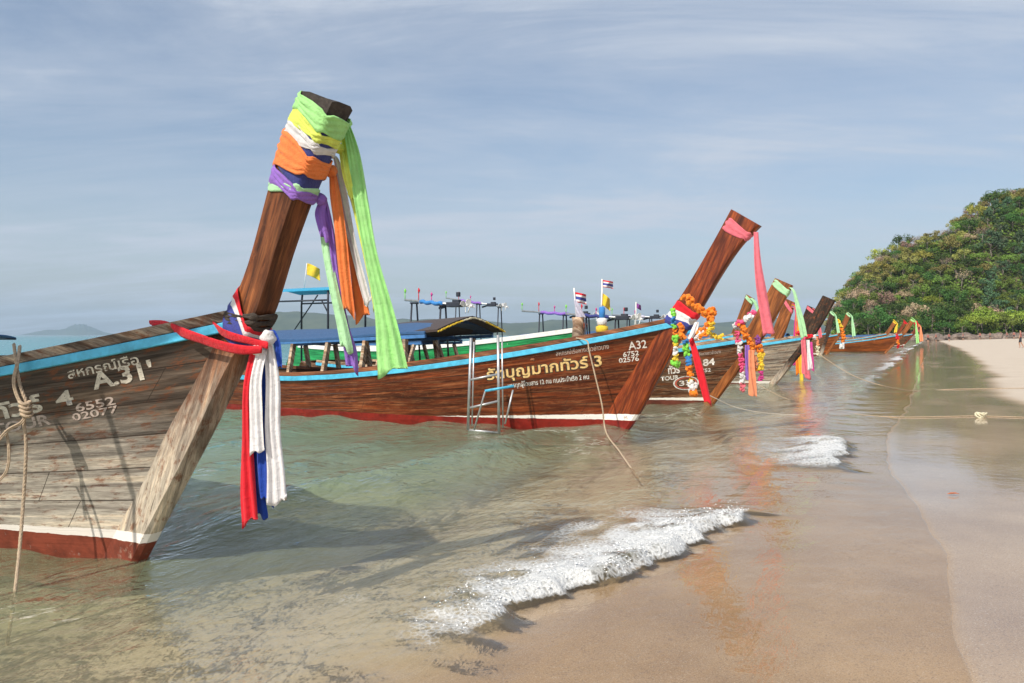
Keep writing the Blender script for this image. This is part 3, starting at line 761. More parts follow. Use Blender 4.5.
# ---------- canopies
def canopy(bt,x0,x1,z0,z1,cam=.18,half=.95,mt='tarp_blue',posts=5,pm='plank',thick=.05,fringe=None,edge_m=None):
    r=bt.root; rings=[]; n=14; mb=MB()
    for i in range(n+1):
        t=i/n; x=x0+(x1-x0)*t; z=z0+(z1-z0)*t+.02*math.sin(t*9)
        top=[(x,half*(2*k/8-1),z+cam*(1-(2*k/8-1)**2)) for k in range(9)]; bot=[(x,y,zz-thick) for x,y,zz in reversed(top)]
        rings.append(top+bot)
    mb.loft(rings); mb.build('canopy_roof',M[mt],r,recalc=True,smooth=False,bevel=.01)
    for side in(-1,1):
        e=MB(); e.bar((x0,side*(half-.03),z0-.07),(x1,side*(half-.03),z1-.07),.05,.06); e.build('canopy_beam',M[edge_m or 'blue_paint'],r,bevel=.004)
        for k in range(posts):
            t=(k+.5)/posts; x=x0+(x1-x0)*t; zt=z0+(z1-z0)*t-.1; yb=bt.half(x,bt.sheer(x))-.06; zb=bt.sheer(x)+.05
            p=MB(); p.bar((x,side*yb,zb),(x,side*(half-.05),zt),.07,.09); o=p.build('canopy_post',M[pm],r,bevel=.006); bt.boxuv(o)
canopy(A32,-8.6,-3.2,1.35,1.55,.20,1.05,'tarp_blue',6,'plank')
# dark front hood of the canopy with its gold fringe
mb=MB(); rings=[]
for x,dz in ((-4.6,.03),(-3.9,.05),(-2.95,.07)):
    top=[(x,1.02*(2*k/10-1),1.42+(x+4.6)*.04+.04+dz+.24*(1-abs(2*k/10-1)**1.3)) for k in range(11)]; rings.append(top+[(a,b_,c-.04) for a,b_,c in reversed(top)])
mb.loft(rings); mb.build('canopy_hood',M['tarp_dark'],A32.root,recalc=True)
fr_=[A32.W((-2.93,1.02*(2*k/10-1),1.50+.06+.24*(1-abs(2*k/10-1)**1.3))) for k in range(11)]
fg=empty('garland',fr_[0],label='gold tinsel fringe along the front edge of the A32 canopy',cat='garland')
garland('fringe',fr_,['gold','cream','gold'],fg,r=.02,step=.03,seed=4)
for key,(x0,x1,z0,z1,mt) in {'c':(-9.8,-7.2,1.3,1.36,'tarp_blue'),'d':(-9.8,-6,1.25,1.35,'tarp_blue'),'e':(-9.5,-5,1.3,1.4,'tarp_cyan'),'f':(-9.5,-4,1.4,1.6,'tarp_blue'),'g':(-9.5,-4,1.5,1.6,'tarp_cyan'),
        'h':(-9.5,-3,1.3,1.5,'tarp_blue'),'i':(-9,-3,1.3,1.5,'tarp_blue'),'j':(-9.8,-3.4,1.15,1.35,'tarp_blue'),'k':(-9,-3,1.3,1.4,'tarp_cyan'),'m':(-9,-3,1.3,1.4,'tarp_blue'),'o':(-4,3.6,1.42,1.45,'tarp_blue')}.items():
    if key=='o': canopy(BS[key],-10.1,-2,1.40,1.45,.12,.95,mt,5,'plank_dark',edge_m='dark_metal')
    else: canopy(BS[key],x0,x1,z0,z1,.15,.9,mt,5,'plank')
# ---------- tall helm frame with bright blue sheet (behind the A32 stern)
b3=BS['c']
xa,za=b3.inv(262,292,-.7); xb,zb_=b3.inv(332,290,-.7)
mb=MB(); rings=[]
for i in range(7):
    t=i/6; x=xa+(xb-xa)*t; z=za-(.0)*t; rings.append([(x,-.8,z),(x,0,z+.12),(x,.8,z),(x,.8,z-.03),(x,0,z+.09),(x,-.8,z-.03)])
mb.loft(rings); mb.build('sunshade_sheet',M['tarp_cyan'],b3.root,recalc=True)
for x in (xa+.1,xb-.1):
    for y in(-.75,.75):
        p=MB(); p.tube([(x,y,.6),(x,y,za-.35),(x+(.06 if x<xa+.5 else -.02),y*.97,za-.03)],.03,8); p.build('frame_post',M['dark_metal'],b3.root,smooth=True)
for y in(-.75,.75):
    p=MB(); p.tube([(xa+.1,y,za-.3),(xb-.1,y,za-.3)],.025,8); p.tube([(xb-.35,y,za-.3),(xb-.1,y,za-.65)],.02,6); p.tube([(xa-.3,y,za-1.2),(xa+.8,y,za-.05)],.02,6); p.build('frame_rail',M['dark_metal'],b3.root,smooth=True)

# ---------- long-tail engines lifted on trestles
def engine(bt,pa,pb,yoff=0,sheet='lilac',stand=(.12,.5,.85)):
    xa,za=bt.inv(*pa,yoff); xb,zb=bt.inv(*pb,yoff)
    a=Vector((xa,yoff,za)); c=Vector((xb,yoff,zb)); r=bt.root; d=c-a
    e=MB(); e.tube([a,a.lerp(c,.5),c],[.03,.035,.03],8); eng=e.build('engine_shaft',M['metal'],r,smooth=True)
    p=MB(); q=a.lerp(c,.62); w=MB()
    q1=a.lerp(c,.25);q2=a.lerp(c,.6); mm=MB(); rings=[]
    for i in range(9):
        o_=q1.lerp(q2,i/8)+Vector((0,0,-.01)); rings.append([o_+Vector((0,.07*math.cos(k),.055*math.sin(k)+.02*math.sin(i*2))) for k in np.linspace(0,2*math.pi,9)[:-1]])
    mm.loft(rings); mm.build('shaft_cover',M[sheet],eng,smooth=True)
    bk=a.lerp(c,.78); m2=MB(); m2.box(bk,(.42,.24,.13)); m2.box(bk+Vector((.05,0,.09)),(.2,.14,.07)); m2.tube([bk+Vector((-.16,.13,.02)),bk+Vector((.16,.13,.02))],.05,10); m2.tube([bk+Vector((-.25,.1,0)),bk+Vector((-.6,.12,-.08))],.04,8); m2.tube([bk+Vector((.1,0,.2)),bk+Vector((.1,0,.32))],.06,8); m2.build('engine_block',M['dark_metal'],eng,bevel=.02)
    for cc,sd in ((c,0),(a.lerp(c,.93),1)):
        m3=MB()
        for k in range(3):
            an=k*2.094+sd*.6; u=Vector((0,math.cos(an),math.sin(an)))
            v=u.cross(Vector((1,0,0))); m3.add([cc+u*.02-v*.03+Vector((.0,0,0)),cc+u*.02+v*.03+Vector((.03,0,0)),cc+u*.17+v*.06+Vector((.05,0,0)),cc+u*.2,cc+u*.17-v*.06-Vector((.03,0,0)),cc+u*.02-v*.03-Vector((.012,0,0)),cc+u*.02+v*.03+Vector((.018,0,0)),cc+u*.17+v*.06+Vector((.038,0,0)),cc+u*.2-Vector((.012,0,0)),cc+u*.17-v*.06-Vector((.042,0,0))],
                [(0,1,2,3,4),(9,8,7,6,5),(0,5,6,1),(1,6,7,2),(2,7,8,3),(3,8,9,4),(4,9,5,0)])
        m3.tube([cc-Vector((.06,0,0)),cc+Vector((.08,0,0))],.03,8)
        m3.build('propeller',M['white_paint'],eng)
    for t in stand:
        q=a.lerp(c,t); p=MB(); p.tube([(q.x,yoff-.25,.7),(q.x,yoff-.1,q.z-.05)],.025,6); p.tube([(q.x,yoff+.25,.7),(q.x,yoff+.1,q.z-.05)],.025,6); p.tube([(q.x,yoff-.16,q.z-.06),(q.x,yoff+.16,q.z-.06)],.025,6); p.build('engine_trestle',M['dark_metal'],r,smooth=True)
    for t,h,cm in ((.0,.3,'gargreen'),(.22,.35,'red'),(.42,.26,'magenta')):
        q=a.lerp(c,t); p=MB(); p.tube([q,q+Vector((0,0,h*.7))],.012,6); p.tube([q+Vector((0,0,h*.6)),q+Vector((.01,0,h*.8)),q+Vector((0,0,h))],[.012,.032,.012],8); p.build('shaft_ribbon',M[cm],eng,smooth=True)
engine(BS['c'],(405,300),(470,306),-.2,'garblue',(.15,.6))
engine(BS['d'],(446,298),(506,307),0,'purple',(.2,.55,.9))
engine(BS['e'],(522,311),(602,316),0,'purple',(.25,.55,.8))
engine(BS['n'],(566,314),(640,319),0,'navy',(.3,.7))
engine(BS['f'],(612,315),(668,318),0,'lilac',(.3,.7))

# ---------- lettering
L=R(10)
lettering(A31,'สหกรณ์เรือ',68,379,9,M['letter'],R(11),wpx=72,bold=.012)
lettering(A31,"A.31'",95,389,16,M['letter'],R(11),wpx=60,bold=.03)
lettering(A31,'ทัวร์',-8,421,15,M['letter'],R(11),wpx=52,bold=.03)
lettering(A31,'4',58,407,14,M['letter'],R(11),wpx=17,bold=.03)
lettering(A31,'TOUR',-6,435,10,M['letter_pink'],R(11),wpx=58,bold=.025)
lettering(A31,'6552',76,412,8,M['letter_pink'],R(11),wpx=40,bold=.015)
lettering(A31,'02077',73,421,7,M['letter_pink'],R(11),wpx=46,bold=.015)
lettering(A32,'สหกรณ์เรือหางยาวอ่าวนาง',556,356,4.6,M['letter_pink'],R(8.5),wpx=53,bold=.01)
lettering(A32,'รัตบุญมากทัวร์ 3',487,380,10,M['letter_dark'],R(8),wpx=115,bold=.07,off=.003)
lettering(A32,'รัตบุญมากทัวร์ 3',487,380,10,M['letter_gold'],R(8),wpx=115,bold=.02,off=.006)
lettering(A32,'บรรทุกผู้โดยสาร 12 คน คนประจำเรือ 2 คน',508,388,4.4,M['letter_white'],R(7.5),wpx=81,bold=.015)
lettering(A32,'A32',629,350,8,M['letter_white'],R(8),wpx=18,bold=.012)
lettering(A32,'6752',623,357,4.6,M['letter_white'],R(8),wpx=16,bold=.015)
lettering(A32,'02576',619,363,4.6,M['letter_white'],R(8),wpx=20,bold=.015)
c=BS['c']
lettering(c,'84',703,366,6.5,M['letter_white'],R(8),wpx=12,bold=.03)
lettering(c,'ทัวร์',668,374,7,M['letter_white'],R(8),wpx=12,bold=.03)
lettering(c,'TOUR',661,381,4,M['letter_white'],R(8),wpx=18,bold=.03)
lettering(c,'สหกรณ์เรือหางยาวอ่าวนาง',689,357,3,M['letter_pink'],R(8),wpx=32,bold=.02)
lettering(c,'6752',698,373,3.4,M['letter_white'],R(8),wpx=13,bold=.02)
def oval(bt,px,py,rw,rh,mt,th,off=.005,name='oval_emblem'):
    x0,z0=bt.hullinv(px,py); mb=MB(); n=36; vs=[]
    for k in range(n):
        an=2*math.pi*k/n
        for q in(1,1-th): x=x0+rw*q*math.cos(an); z=z0+rh*q*math.sin(an)+.1*rw*math.cos(an); vs.append((x,-(bt.half(x,z)+off),z))
    mb.add(vs,[(2*k,(2*k+2)%(2*n),(2*k+3)%(2*n),2*k+1) for k in range(n)]); return mb.build(name,mt,bt.root)
oval(c,686,383,.26,.15,M['letter_white'],.12); oval(c,686,383,.22,.12,M['red_ring'],.12,.006)
lettering(c,'33',679,386,5,M['letter_white'],R(8),wpx=12,bold=.02,name='emblem_figures')
lettering(BS['j'],'A 27',845,349,2.2,M['white_paint'],R(4),wpx=9) if False else None

# ---------- cloths on the A.31 post
def thing(name,px,py,Y,label,cat,group=None): return empty(name,at(px,py,Y),label=label,cat=cat,group=group)
G1='cloth sashes tied round the tall stem of the A.31 boat'
def zb(px,py): return A31.inv(px,py,-.065)[1]
def zf(px,py): return A31.inv(px,py,.065)[1]
B=[('navy',(281,160),(291,112),(322,198),(346,125),.010,3,'navy blue cloth wound under the bright sashes of the A.31 stem'),
   ('palegreen',(267,190),(271,175),(317,197),(320,190),.018,3,'pale green sash lowest on the A.31 stem, its tail hanging beside the purple one'),
   ('purple',(269,182),(274,163),(323,202),(326,194),.026,4,'purple sash tied below the orange one on the A.31 stem'),
   ('orange',(272,166),(281,130),(331,178),(335,162),.030,7,'bright orange sash with long tail on the A.31 stem'),
   ('white',(280,136),(287,113),(338,156),(340,149),.022,5,'white sash between the orange and yellow ones on the A.31 stem'),
   ('yellow',(287,121),(293,103),(341,147),(344,139),.026,4,'lemon yellow sash below the lime one on the A.31 stem'),
   ('lime',(291,108),(303,90),(344,138),(351,121),.034,5,'bright lime green sash topmost on the A.31 stem with broad hanging tail')]
T={}
for i,(c_,b0,b1,f0,f1_,lift,rows,lab) in enumerate(B):
    t=thing('knotted_ribbon',320,170,4.7,lab,'ribbon',G1); T[c_]=t
    A31.band('sash_wrap',zb(*b0),zb(*b1),zf(*f0),zf(*f1_),lift,M[c_],t,rows=rows,seed=i*1.7,pleat=.0045 if c_!='navy' else .002)
YP=4.62
def knot(px,py,Y,r,c_,root):
    mb=MB(); bm=bmesh.new(); bmesh.ops.create_icosphere(bm,subdivisions=3,radius=r)
    for v in bm.verts: v.co*=1+.3*mnoise.noise(v.co*(1.8/r)+Vector((px,0,0)))
    me=bpy.data.meshes.new('knot'); bm.to_mesh(me); bm.free(); me.materials.append(M[c_]); me.polygons.foreach_set('use_smooth',[True]*len(me.polygons))
    o=link_mesh('knot',me); o.data.transform(Matrix.Translation(at(px,py,Y))); attach(o,root)
knot(346,124,YP,.034,'lime',T['lime']); knot(339,148,YP+.02,.03,'yellow',T['yellow']); knot(331,171,YP,.036,'orange',T['orange']); knot(321,200,YP,.034,'purple',T['purple'])
streamer('sash_tail',[(346,124,YP,7),(354,155,YP-.02,13),(362,205,YP-.03,15),(371,255,YP-.03,14),(384,310,YP-.04,19),(390,350,YP-.05,27),(393,371,YP-.06,32)],M['lime'],T['lime'],flutes=3.6,depth=.45,tuck=(5,7),seed=1)
streamer('sash_tail',[(343,135,YP+.04,6),(350,170,YP+.02,10),(361,220,YP+.03,11),(372,270,YP+.02,12),(378,308,YP+.02,10)],M['yellow'],T['yellow'],flutes=2,depth=.6,tuck=(5,7),seed=3)
streamer('sash_tail',[(342,150,YP+.03,7),(346,172,YP-.03,9),(352,198,YP-.03,5)],M['yellow'],T['yellow'],flutes=2,depth=.6,tuck=(5,7),seed=6)
streamer('sash_tail',[(337,162,YP+.06,6),(343,195,YP+.06,9),(352,240,YP+.06,8),(362,280,YP+.06,8),(368,303,YP+.05,7)],M['white'],T['white'],flutes=2,depth=.6,tuck=(5,7),seed=5)
streamer('sash_tail',[(352,200,YP+.05,4),(364,240,YP+.06,8),(374,280,YP+.05,11),(381,309,YP+.05,8)],M['cream'],T['white'],flutes=2,depth=.6,tuck=(5,7),seed=9)
streamer('sash_tail',[(332,172,YP+.02,7),(335,195,YP,11),(340,230,YP,11),(344,270,YP+.01,12),(349,312,YP+.02,13)],M['orange'],T['orange'],flutes=2.4,depth=.6,tuck=(5,7),seed=2)
streamer('sash_tail',[(345,215,YP+.08,4),(352,250,YP+.08,9),(358,285,YP+.08,12),(363,317,YP+.08,15)],M['orange'],T['orange'],flutes=1.5,depth=.4,tuck=(5,7),seed=7)
streamer('sash_tail',[(323,200,YP+.02,8),(320,215,YP,10),(325,238,YP-.02,8)],M['purple'],T['purple'],flutes=1.5,depth=.7,tuck=(5,7),seed=4)
streamer('sash_tail',[(324,200,YP+.03,6),(331,235,YP+.03,8),(337,280,YP+.04,7),(344,325,YP+.05,9),(350,350,YP+.05,13),(352,368,YP+.05,13)],M['purple'],T['purple'],flutes=2,depth=.6,tuck=(5,7),seed=8)
streamer('sash_tail',[(321,205,YP+.05,4),(325,240,YP+.05,8),(333,285,YP+.02,9),(341,320,YP+.01,11),(347,349,YP+.01,12)],M['palegreen'],T['palegreen'],flutes=1.6,depth=.5,tuck=(5,7),seed=10)
# tricolour scarf at the foot of the post
G2='tricolour cloths tied at the foot of the A.31 stem'
tf=thing('flag_scarf',245,320,4.8,'red, white and blue striped scarf wrapped diagonally round the A.31 stem','scarf',G2)
A31.band('scarf_wrap',zb(213,326),zb(235,286),zf(262,350),zf(272,331),.03,[M['flagblue'],M['flagblue'],M['flagblue'],M['flagwhite'],M['red']],tf,rows=6,pleat=.004)
YK=4.66
knot(268,338,YK,.045,'flagwhite',tf); knot(258,350,YK-.02,.035,'flagwhite',tf)
rs=thing('knotted_ribbon',190,335,4.8,'red sash knotted over the bow gunwale of the A.31 boat','ribbon',G2)
def twist(path,r,c_,root,name='twisted_sash'):
    mb=MB(); q=interp(path,30); 
    rings=[]
    for i,(px,py,Y,w) in enumerate(q):
        c0=at(px,py,Y); rr=w/F*Y/2; rings.append([c0+Vector((.25*rr*math.cos(k),.6*rr*math.cos(k+i*.12),rr*math.sin(k)*(1+.25*math.sin(3*k+i*.25)))) for k in np.linspace(0,2*math.pi,15)[:-1]])
    mb.loft(rings); o=mb.build(name,M[c_],None,smooth=True,recalc=True); attach(o,root)
twist([(150,322,5.05,4),(165,325,4.93,8),(188,335,4.79,10),(215,344,4.69,9),(240,349,4.62,9),(262,349,4.6,7)],.02,'red',rs)
twist([(152,324,4.98,3),(180,327,4.90,6),(205,322,4.86,8),(225,334,4.72,8),(248,340,4.64,7),(268,345,4.6,7)],.02,'red',rs)
for j,(c_,cm,path,fl,sd) in enumerate([
   ('red','red',[(254,352,YK,8),(247,390,YK,9),(247,440,YK,11),(248,490,YK-.01,15),(250,521,YK-.02,17)],2.2,1),
   ('blue','blue',[(268,350,YK+.03,8),(266,390,YK+.03,12),(264,440,YK+.02,14),(265,480,YK+.02,14),(267,500,YK+.02,14)],2,2),
   ('navy blue','blue',[(262,380,YK+.06,9),(259,430,YK+.06,12),(258,480,YK+.06,12),(262,515,YK+.05,12)],2,4),
   ('short white','flagwhite',[(262,350,YK-.02,12),(256,380,YK-.03,13),(256,415,YK-.03,14),(257,452,YK-.04,16)],2.6,3),
   ('long white','flagwhite',[(268,342,YK,9),(273,380,YK,13),(273,430,YK,15),(276,470,YK,18),(277,502,YK,19)],2.6,5),
   ('folded blue','blue',[(272,330,YK+.02,6),(277,345,YK+.01,8),(279,366,YK+.01,6)],1.5,6)]):
    t=thing('cloth_streamer',262,430,YK,{'red':'long red streamer hanging lowest below the A.31 knot','blue':'middle blue streamer between the white ones under the A.31 knot','navy blue':'blue streamer behind the others, its hem just above the red one','short white':'shorter white streamer over the red and blue ones at the A.31 bow','long white':'long white streamer rightmost under the A.31 knot','folded blue':'short blue cloth end at the right of the A.31 knot'}[c_],'streamer',G2)
    streamer('streamer_cloth',path,M[cm],t,flutes=fl,depth=.5,seed=sd)
# dark rope lashing round the post above the knot
M['lash']=paint('dark_old_rope',(.05,.038,.03),.9,.3,40,0,.6)
lt=thing('rope_lashing',265,320,4.75,'dark old rope lashing round the A.31 stem above the scarf knot','lashing')
for k,(zo) in enumerate((-.035,0,.035)):
    A31.band('rope_turn',zb(232,322)+zo,zb(232,318)+zo,zf(276,326)+zo,zf(276,321)+zo,.022+.006*k,M['lash'],lt,rows=2,pleat=.004,seed=k)

# ---------- A32: pink ribbon, scarf, garlands
t=thing('pink_ribbon',755,240,11.3,'salmon pink ribbon tied at the top of the A32 stem','ribbon')
zb2=lambda x,y:A32.inv(x,y,-.07)[1]; zf2=lambda x,y:A32.inv(x,y,.07)[1]
A32.band('ribbon_wrap',zb2(724,229),zb2(731,216),zf2(752,241),zf2(755,235),.012,M['pink'],t,rows=3,pleat=.006)
streamer('ribbon_tail',[(756,232,11.1,5),(758,265,11.02,8),(763,300,11.0,11),(769,334,11.0,13)],M['pink'],t,flutes=1.6,depth=.5,seed=3)
t=thing('flag_scarf',690,320,11.7,'red, white and blue scarf round the foot of the A32 stem','scarf')
A32.band('scarf_wrap',zb2(676,322),zb2(687,300),zf2(696,330),zf2(701,314),.03,[M['navy'],M['flagblue'],M['flagwhite'],M['red'],M['red']],t,rows=5,pleat=.006)
GA='flower garlands hung on the A32 bow'
Yg=11.45
def gl(label,pts,cols,r,step,seed,group=GA,fat=None,name='flower_garland'):
    t=empty(name,at(*pts[0]),label=label,cat='garland',group=group)
    return garland('flowers',[at(*p) for p in pts],cols,t,r=r*1.0,step=step,seed=seed,fat=fat)
gl('thick orange marigold garland looped round the A32 stem',[(684,297,11.5),(692,301,11.25),(702,311,11.2),(710,318,11.2),(712,308,11.3),(709,324,11.2),(702,331,11.2),(697,336,11.3)],['garorange'],.075,.07,1)
gl('orange and yellow garland knot beside the red ribbon of A32',[(709,312,11.2),(712,326,11.15),(706,334,11.15),(697,337,11.2),(703,332,11.2),(712,334,11.2)],['garorange','gold','garorange','garwhite','gold'],.06,.06,2)
gl('leftmost A32 garland, green, blue, white and yellow flowers',[(673,311,11.6),(674,325,11.6),(676,340,11.6),(675,352,11.6),(676,364,11.6)],['gargreen','garblue','gargreen','garorange','gargreen','gold','garwhite','gold','gargreen'],.055,.055,3,fat=lambda t:1.5 if t>.9 or .45<t<.55 else 1)
gl('middle A32 garland, orange with blue and lime bands',[(680,325,11.55),(684,338,11.5),(687,352,11.5),(690,368,11.5),(691,382,11.5),(694,392,11.5)],['garorange','garorange','garblue','gargreen','gargreen','garblue','garorange','garorange','gold','garwhite','garorange'],.065,.06,4,fat=lambda t:1.4 if t>.93 else 1)
gl('small yellow and white garland right of the A32 stem',[(707,330,11.2),(713,336,11.2),(721,337,11.2)],['garwhite','gold','gold'],.05,.055,6)
t=thing('red_ribbon',700,370,11.3,'long red ribbon hanging slantwise from the A32 bow','ribbon')
streamer('ribbon_tail',[(690,335,11.3,4),(695,352,11.25,7),(701,375,11.2,8),(708,403,11.15,8)],M['red'],t,flutes=1.5,depth=.5,seed=2)
t=thing('yellow_ribbon',702,331,11.2,'tuft of pale ribbon ends on the A32 garland','ribbon')
streamer('ribbon_tail',[(697,322,11.25,4),(694,331,11.2,6),(690,338,11.2,5)],M['flagwhite'],t,flutes=1.5,depth=.6,seed=5)

# ---------- third boat and others
bt=BS['c']
def ptop(bt,off=.1): p=bt.F[-1]; return bt.W((p[0]+.02,0,p[1]-off))
def px_of(p): return CX+p.x/p.y*F, HY-(p.z-CAMH)/p.y*F
def hang(bt,c_,length,wpx,label,off=.12,dx=8,group='ribbons on the stems of the farther boats',wrap=True,seed=1,w0=.5,name='ribbon'):
    p=ptop(bt,off); x,y=px_of(p); Y=p.y-.08
    t=empty(name,p,label=label,cat='ribbon',group=group)
    if wrap:
        zt=bt.F[-1][1]-off
        zz=bt.K[-1][1]; bt.band('ribbon_wrap',zz-.13,zz-.01,zt-.10,zt+.02,.014,M[c_],t,rows=2,pleat=.006)
    L_=length/F*Y*1.0
    streamer('ribbon_tail',[(x,y,Y,wpx*w0),(x+dx*.35,y+length*.3,Y,wpx*.8),(x+dx*.7,y+length*.65,Y,wpx),(x+dx,y+length,Y,wpx*1.1)],M[c_],t,flutes=1.5,depth=.5,seed=seed,tuck=(4,4))
hang(BS['c'],'palegreen',46,6,'pale green ribbon at the top of the emblem boat stem',dx=10)
for i,(c_,dx,ln,w) in enumerate((('magenta',-8,58,3.5),('garorange',-4,66,4),('gold',0,76,4),('purple',3,50,3.5),('pink',6,68,6))):
    p=ptop(BS['d'],.15); hang(BS['d'],c_,ln,w,f'{("magenta","orange","golden yellow","purple","pink")[i]} streamer in the fan of ribbons on the fourth stem',off=.15+.03*i,dx=dx+6,wrap=(i==4),seed=i)
hang(BS['f'],'palegreen',26,4,'pale green ribbon on the short stem left of the emblem boat stem',dx=8,w0=.9)
hang(BS['g'],'pink',26,3,'pink ribbon on the slim dark stem behind the grey boat',dx=4)
hang(BS['h'],'palegreen',18,2.5,'thin green ribbon on the dark stem just left of the headland',dx=3)
hang(BS['i'],'palegreen',20,3,'light green ribbon on the distant orange stem',dx=2)
hang(BS['j'],'lime',22,2.6,'lime green ribbon on the orange-brown boat nearest the rocks',dx=2,off=.06)
hang(BS['k'],'gold',9,2.5,'yellow cloth on the pale orange stem far along the beach',dx=-2)
hang(BS['l'],'red',9,2.5,'red cloth on the dark red stem far along the beach',dx=-2)
hang(BS['m'],'salmon',15,3,'salmon garland ribbon on the farthest stem',dx=1)
GB='garlands and ribbons hung at the bows of the farther boats'
Yc=15.7
gl('pink and white garland leftmost on the emblem boat bow',[(737,333,Yc),(739,345,Yc),(741,358,Yc),(742,372,Yc),(743,389,Yc)],['hotpink','garwhite','hotpink','hotpink','garwhite','pink'],.07,.07,11,GB)
gl('orange garland slung over the emblem boat bow',[(741,325,Yc),(746,336,Yc),(752,345,Yc),(753,360,Yc),(752,378,Yc)],['garorange','garorange','salmon','garorange'],.09,.08,12,GB)
gl('purple and yellow garland rightmost on the emblem boat bow',[(757,338,Yc),(760,350,Yc),(761,362,Yc),(761,378,Yc)],['garpurple','garorange','gold','gold','magenta'],.08,.08,13,GB)
gl('pink and white flower collar round the emblem boat stem',[(735,327,Yc+.4),(741,322,Yc),(748,318,Yc),(752,314,Yc+.2)],['garwhite','hotpink','garwhite','hotpink'],.085,.08,14,GB)
for c_,pa,lb in (('purple',[(747,345,Yc,4),(748,365,Yc,6),(749,380,Yc,6)],'violet streamer between the emblem boat garlands'),('salmon',[(751,350,Yc-.1,5),(752,375,Yc-.1,7),(753,396,Yc-.1,8)],'long coral red streamer on the emblem boat bow')):
    t=thing('ribbon',748,360,Yc,lb,'ribbon',GB); streamer('ribbon_tail',pa,M[c_],t,flutes=1.5,depth=.5)
Ye=22.4
for i,(c_,pa,lb) in enumerate((('pink',[(803,338,Ye,4),(804,355,Ye,5),(805,374,Ye,6)],'pink streamer hanging lowest from the grey boat bow'),('flagwhite',[(808,340,Ye,3),(809,355,Ye,4),(810,369,Ye,5)],'white streamer on the grey boat bow'),
      ('magenta',[(811,342,Ye,3),(812,356,Ye,3),(813,371,Ye,3)],'dark pink streamer on the grey boat bow'))):
    t=thing('ribbon',806,350,Ye,lb,'ribbon',GB); streamer('ribbon_tail',pa,M[c_],t,flutes=1.5,depth=.5,seed=i)
gl('red flower collar at the foot of the grey stem',[(799,333,Ye),(803,337,Ye),(808,336,Ye),(814,337,Ye)],['red','hotpink','red','garwhite'],.08,.08,15,GB)
gl('pale salmon garland on the dull brown distant boat',[(817,338,50),(818,345,50),(818,354,50)],['salmon','cream'],.13,.14,16,GB)
gl('yellow and orange garland on the distant orange stem',[(838,321,58),(842,328,58),(843,338,58),(842,347,58)],['gold','garorange','garorange','garwhite'],.22,.2,17,GB)
gl('red garland hanging from the orange-brown boat bow',[(897,335,66),(898,342,66),(898,347,66)],['red','garorange','red'],.16,.16,18,GB)
gl('red and white garland on the farthest boat bow',[(916,322,98),(917,330,98),(917,337,98)],['red','hotpink','cream'],.25,.22,19,GB)

# ---------- boarding ladder beside A32
lad=thing('boarding_ladder',484,431,12.3,'silver metal boarding ladder standing in the water beside the A32 hull','ladder')
def P12(x,y,Y=12.15): return at(x,y,Y)
for (xa,ya,xb,yb,r_) in ((471,338,468,428,.022),(474,342,472,424,.012),(498,335,499,432,.022),(502,337,503,426,.012)):
    p=MB(); p.tube([P12(xa,ya),P12(xb,yb+2)],r_,8); o=p.build('ladder_rail',M['metal'],None,smooth=True); attach(o,lad)
for (xa,ya,xb,yb) in ((470,380,499,374),(469,408,499,401),(468,430,500,433)):
    p=MB(); p.tube([P12(xa,ya),P12(xb,yb)],.018,8); o=p.build('ladder_rung',M['metal'],None,smooth=True); attach(o,lad)
for pts in ([(474,430),(485,392),(487,390)],[(505,424),(513,390)]):
    p=MB(); p.tube([P12(x,y,11.85) for x,y in pts],.014,8); o=p.build('ladder_brace',M['metal'],None,smooth=True); attach(o,lad)
p=MB(); p.tube([P12(485,391,11.85),P12(514,386,11.85)],.02,8); o=p.build('ladder_step',M['cyan'],None,smooth=True); attach(o,lad)

# ---------- flags, bitt and buoy on A32
def flagpole(px,y0,y1,Y,lean,label,fl,lab2,fm,fw=12,fh=10,top=0):
    t=empty('flag',at(px,y1,Y),label=label,cat='flag')
    p=MB(); p.tube([at(px,y1,Y),at(px+lean,y0,Y)],.012,6); o=p.build('flagpole',M['white_paint'],None,smooth=True); attach(o,t)
    mb=MB(); nx=12; ny=10; q0=(px+lean*.95,y0+top); rings=[]
    for j in range(ny+1):
        rings.append([at(q0[0]+fw*i/nx, q0[1]+fh*j/ny+ (i/nx)**1.3*fh*.25*(1 if fm=='thai' else 2), Y+.07*math.sin(i/nx*7+j*.25)*(i/nx)) for i in range(nx+1)])
    seq=['red','flagwhite','flagblue','flagblue','flagwhite','red'] if fm=='thai' else [fm]
    for j in range(ny): mb.loft([rings[j],rings[j+1]],min(len(seq)-1,int(j/ny*len(seq))),False,closed=False)
    fin_cloth(mb,'flag_cloth',[M[s_] for s_ in seq],t,.006)
flagpole(577,288,326,13.0,-3,'Thai striped flag on a thin white pole above the A32 bitt',0,0,'thai',12,10,4)
flagpole(602,279,322,12.8,0,'Thai striped flag atop the pole with the yellow pennant below',0,0,'thai',11,7,1)
flagpole(601,291,318,12.75,1,'yellow pennant hanging limp below the second Thai flag',0,0,'gold',8,12,2)
flagpole(636,302,327,17,0,'small faded dark flag behind the A32 gunwale',0,0,'garpurple',5,5,1)
flagpole(304,263,288,23.2,3,'yellow flag flying above the bright blue helm sunshade',0,0,'gold',13,12,0)
t=thing('purple_ribbon',580,312,13.0,'lilac ribbon draped at the foot of the first flagpole','ribbon')
streamer('ribbon_tail',[(575,300,12.95,2),(578,308,12.95,6),(581,317,12.95,9)],M['lilac'],t,flutes=1.5,depth=.5)
x_,z_=A32.inv(578,337,0)
mb=MB(); mb.tube([(x_,0,z_-.15),(x_,0,z_+.02),(x_,0,z_+.2),(x_,0,z_+.32)],[.1,.1,.085,.1],12); o=mb.build('mooring_bitt',M['plank'],A32.root,smooth=True); A32.boxuv(o)
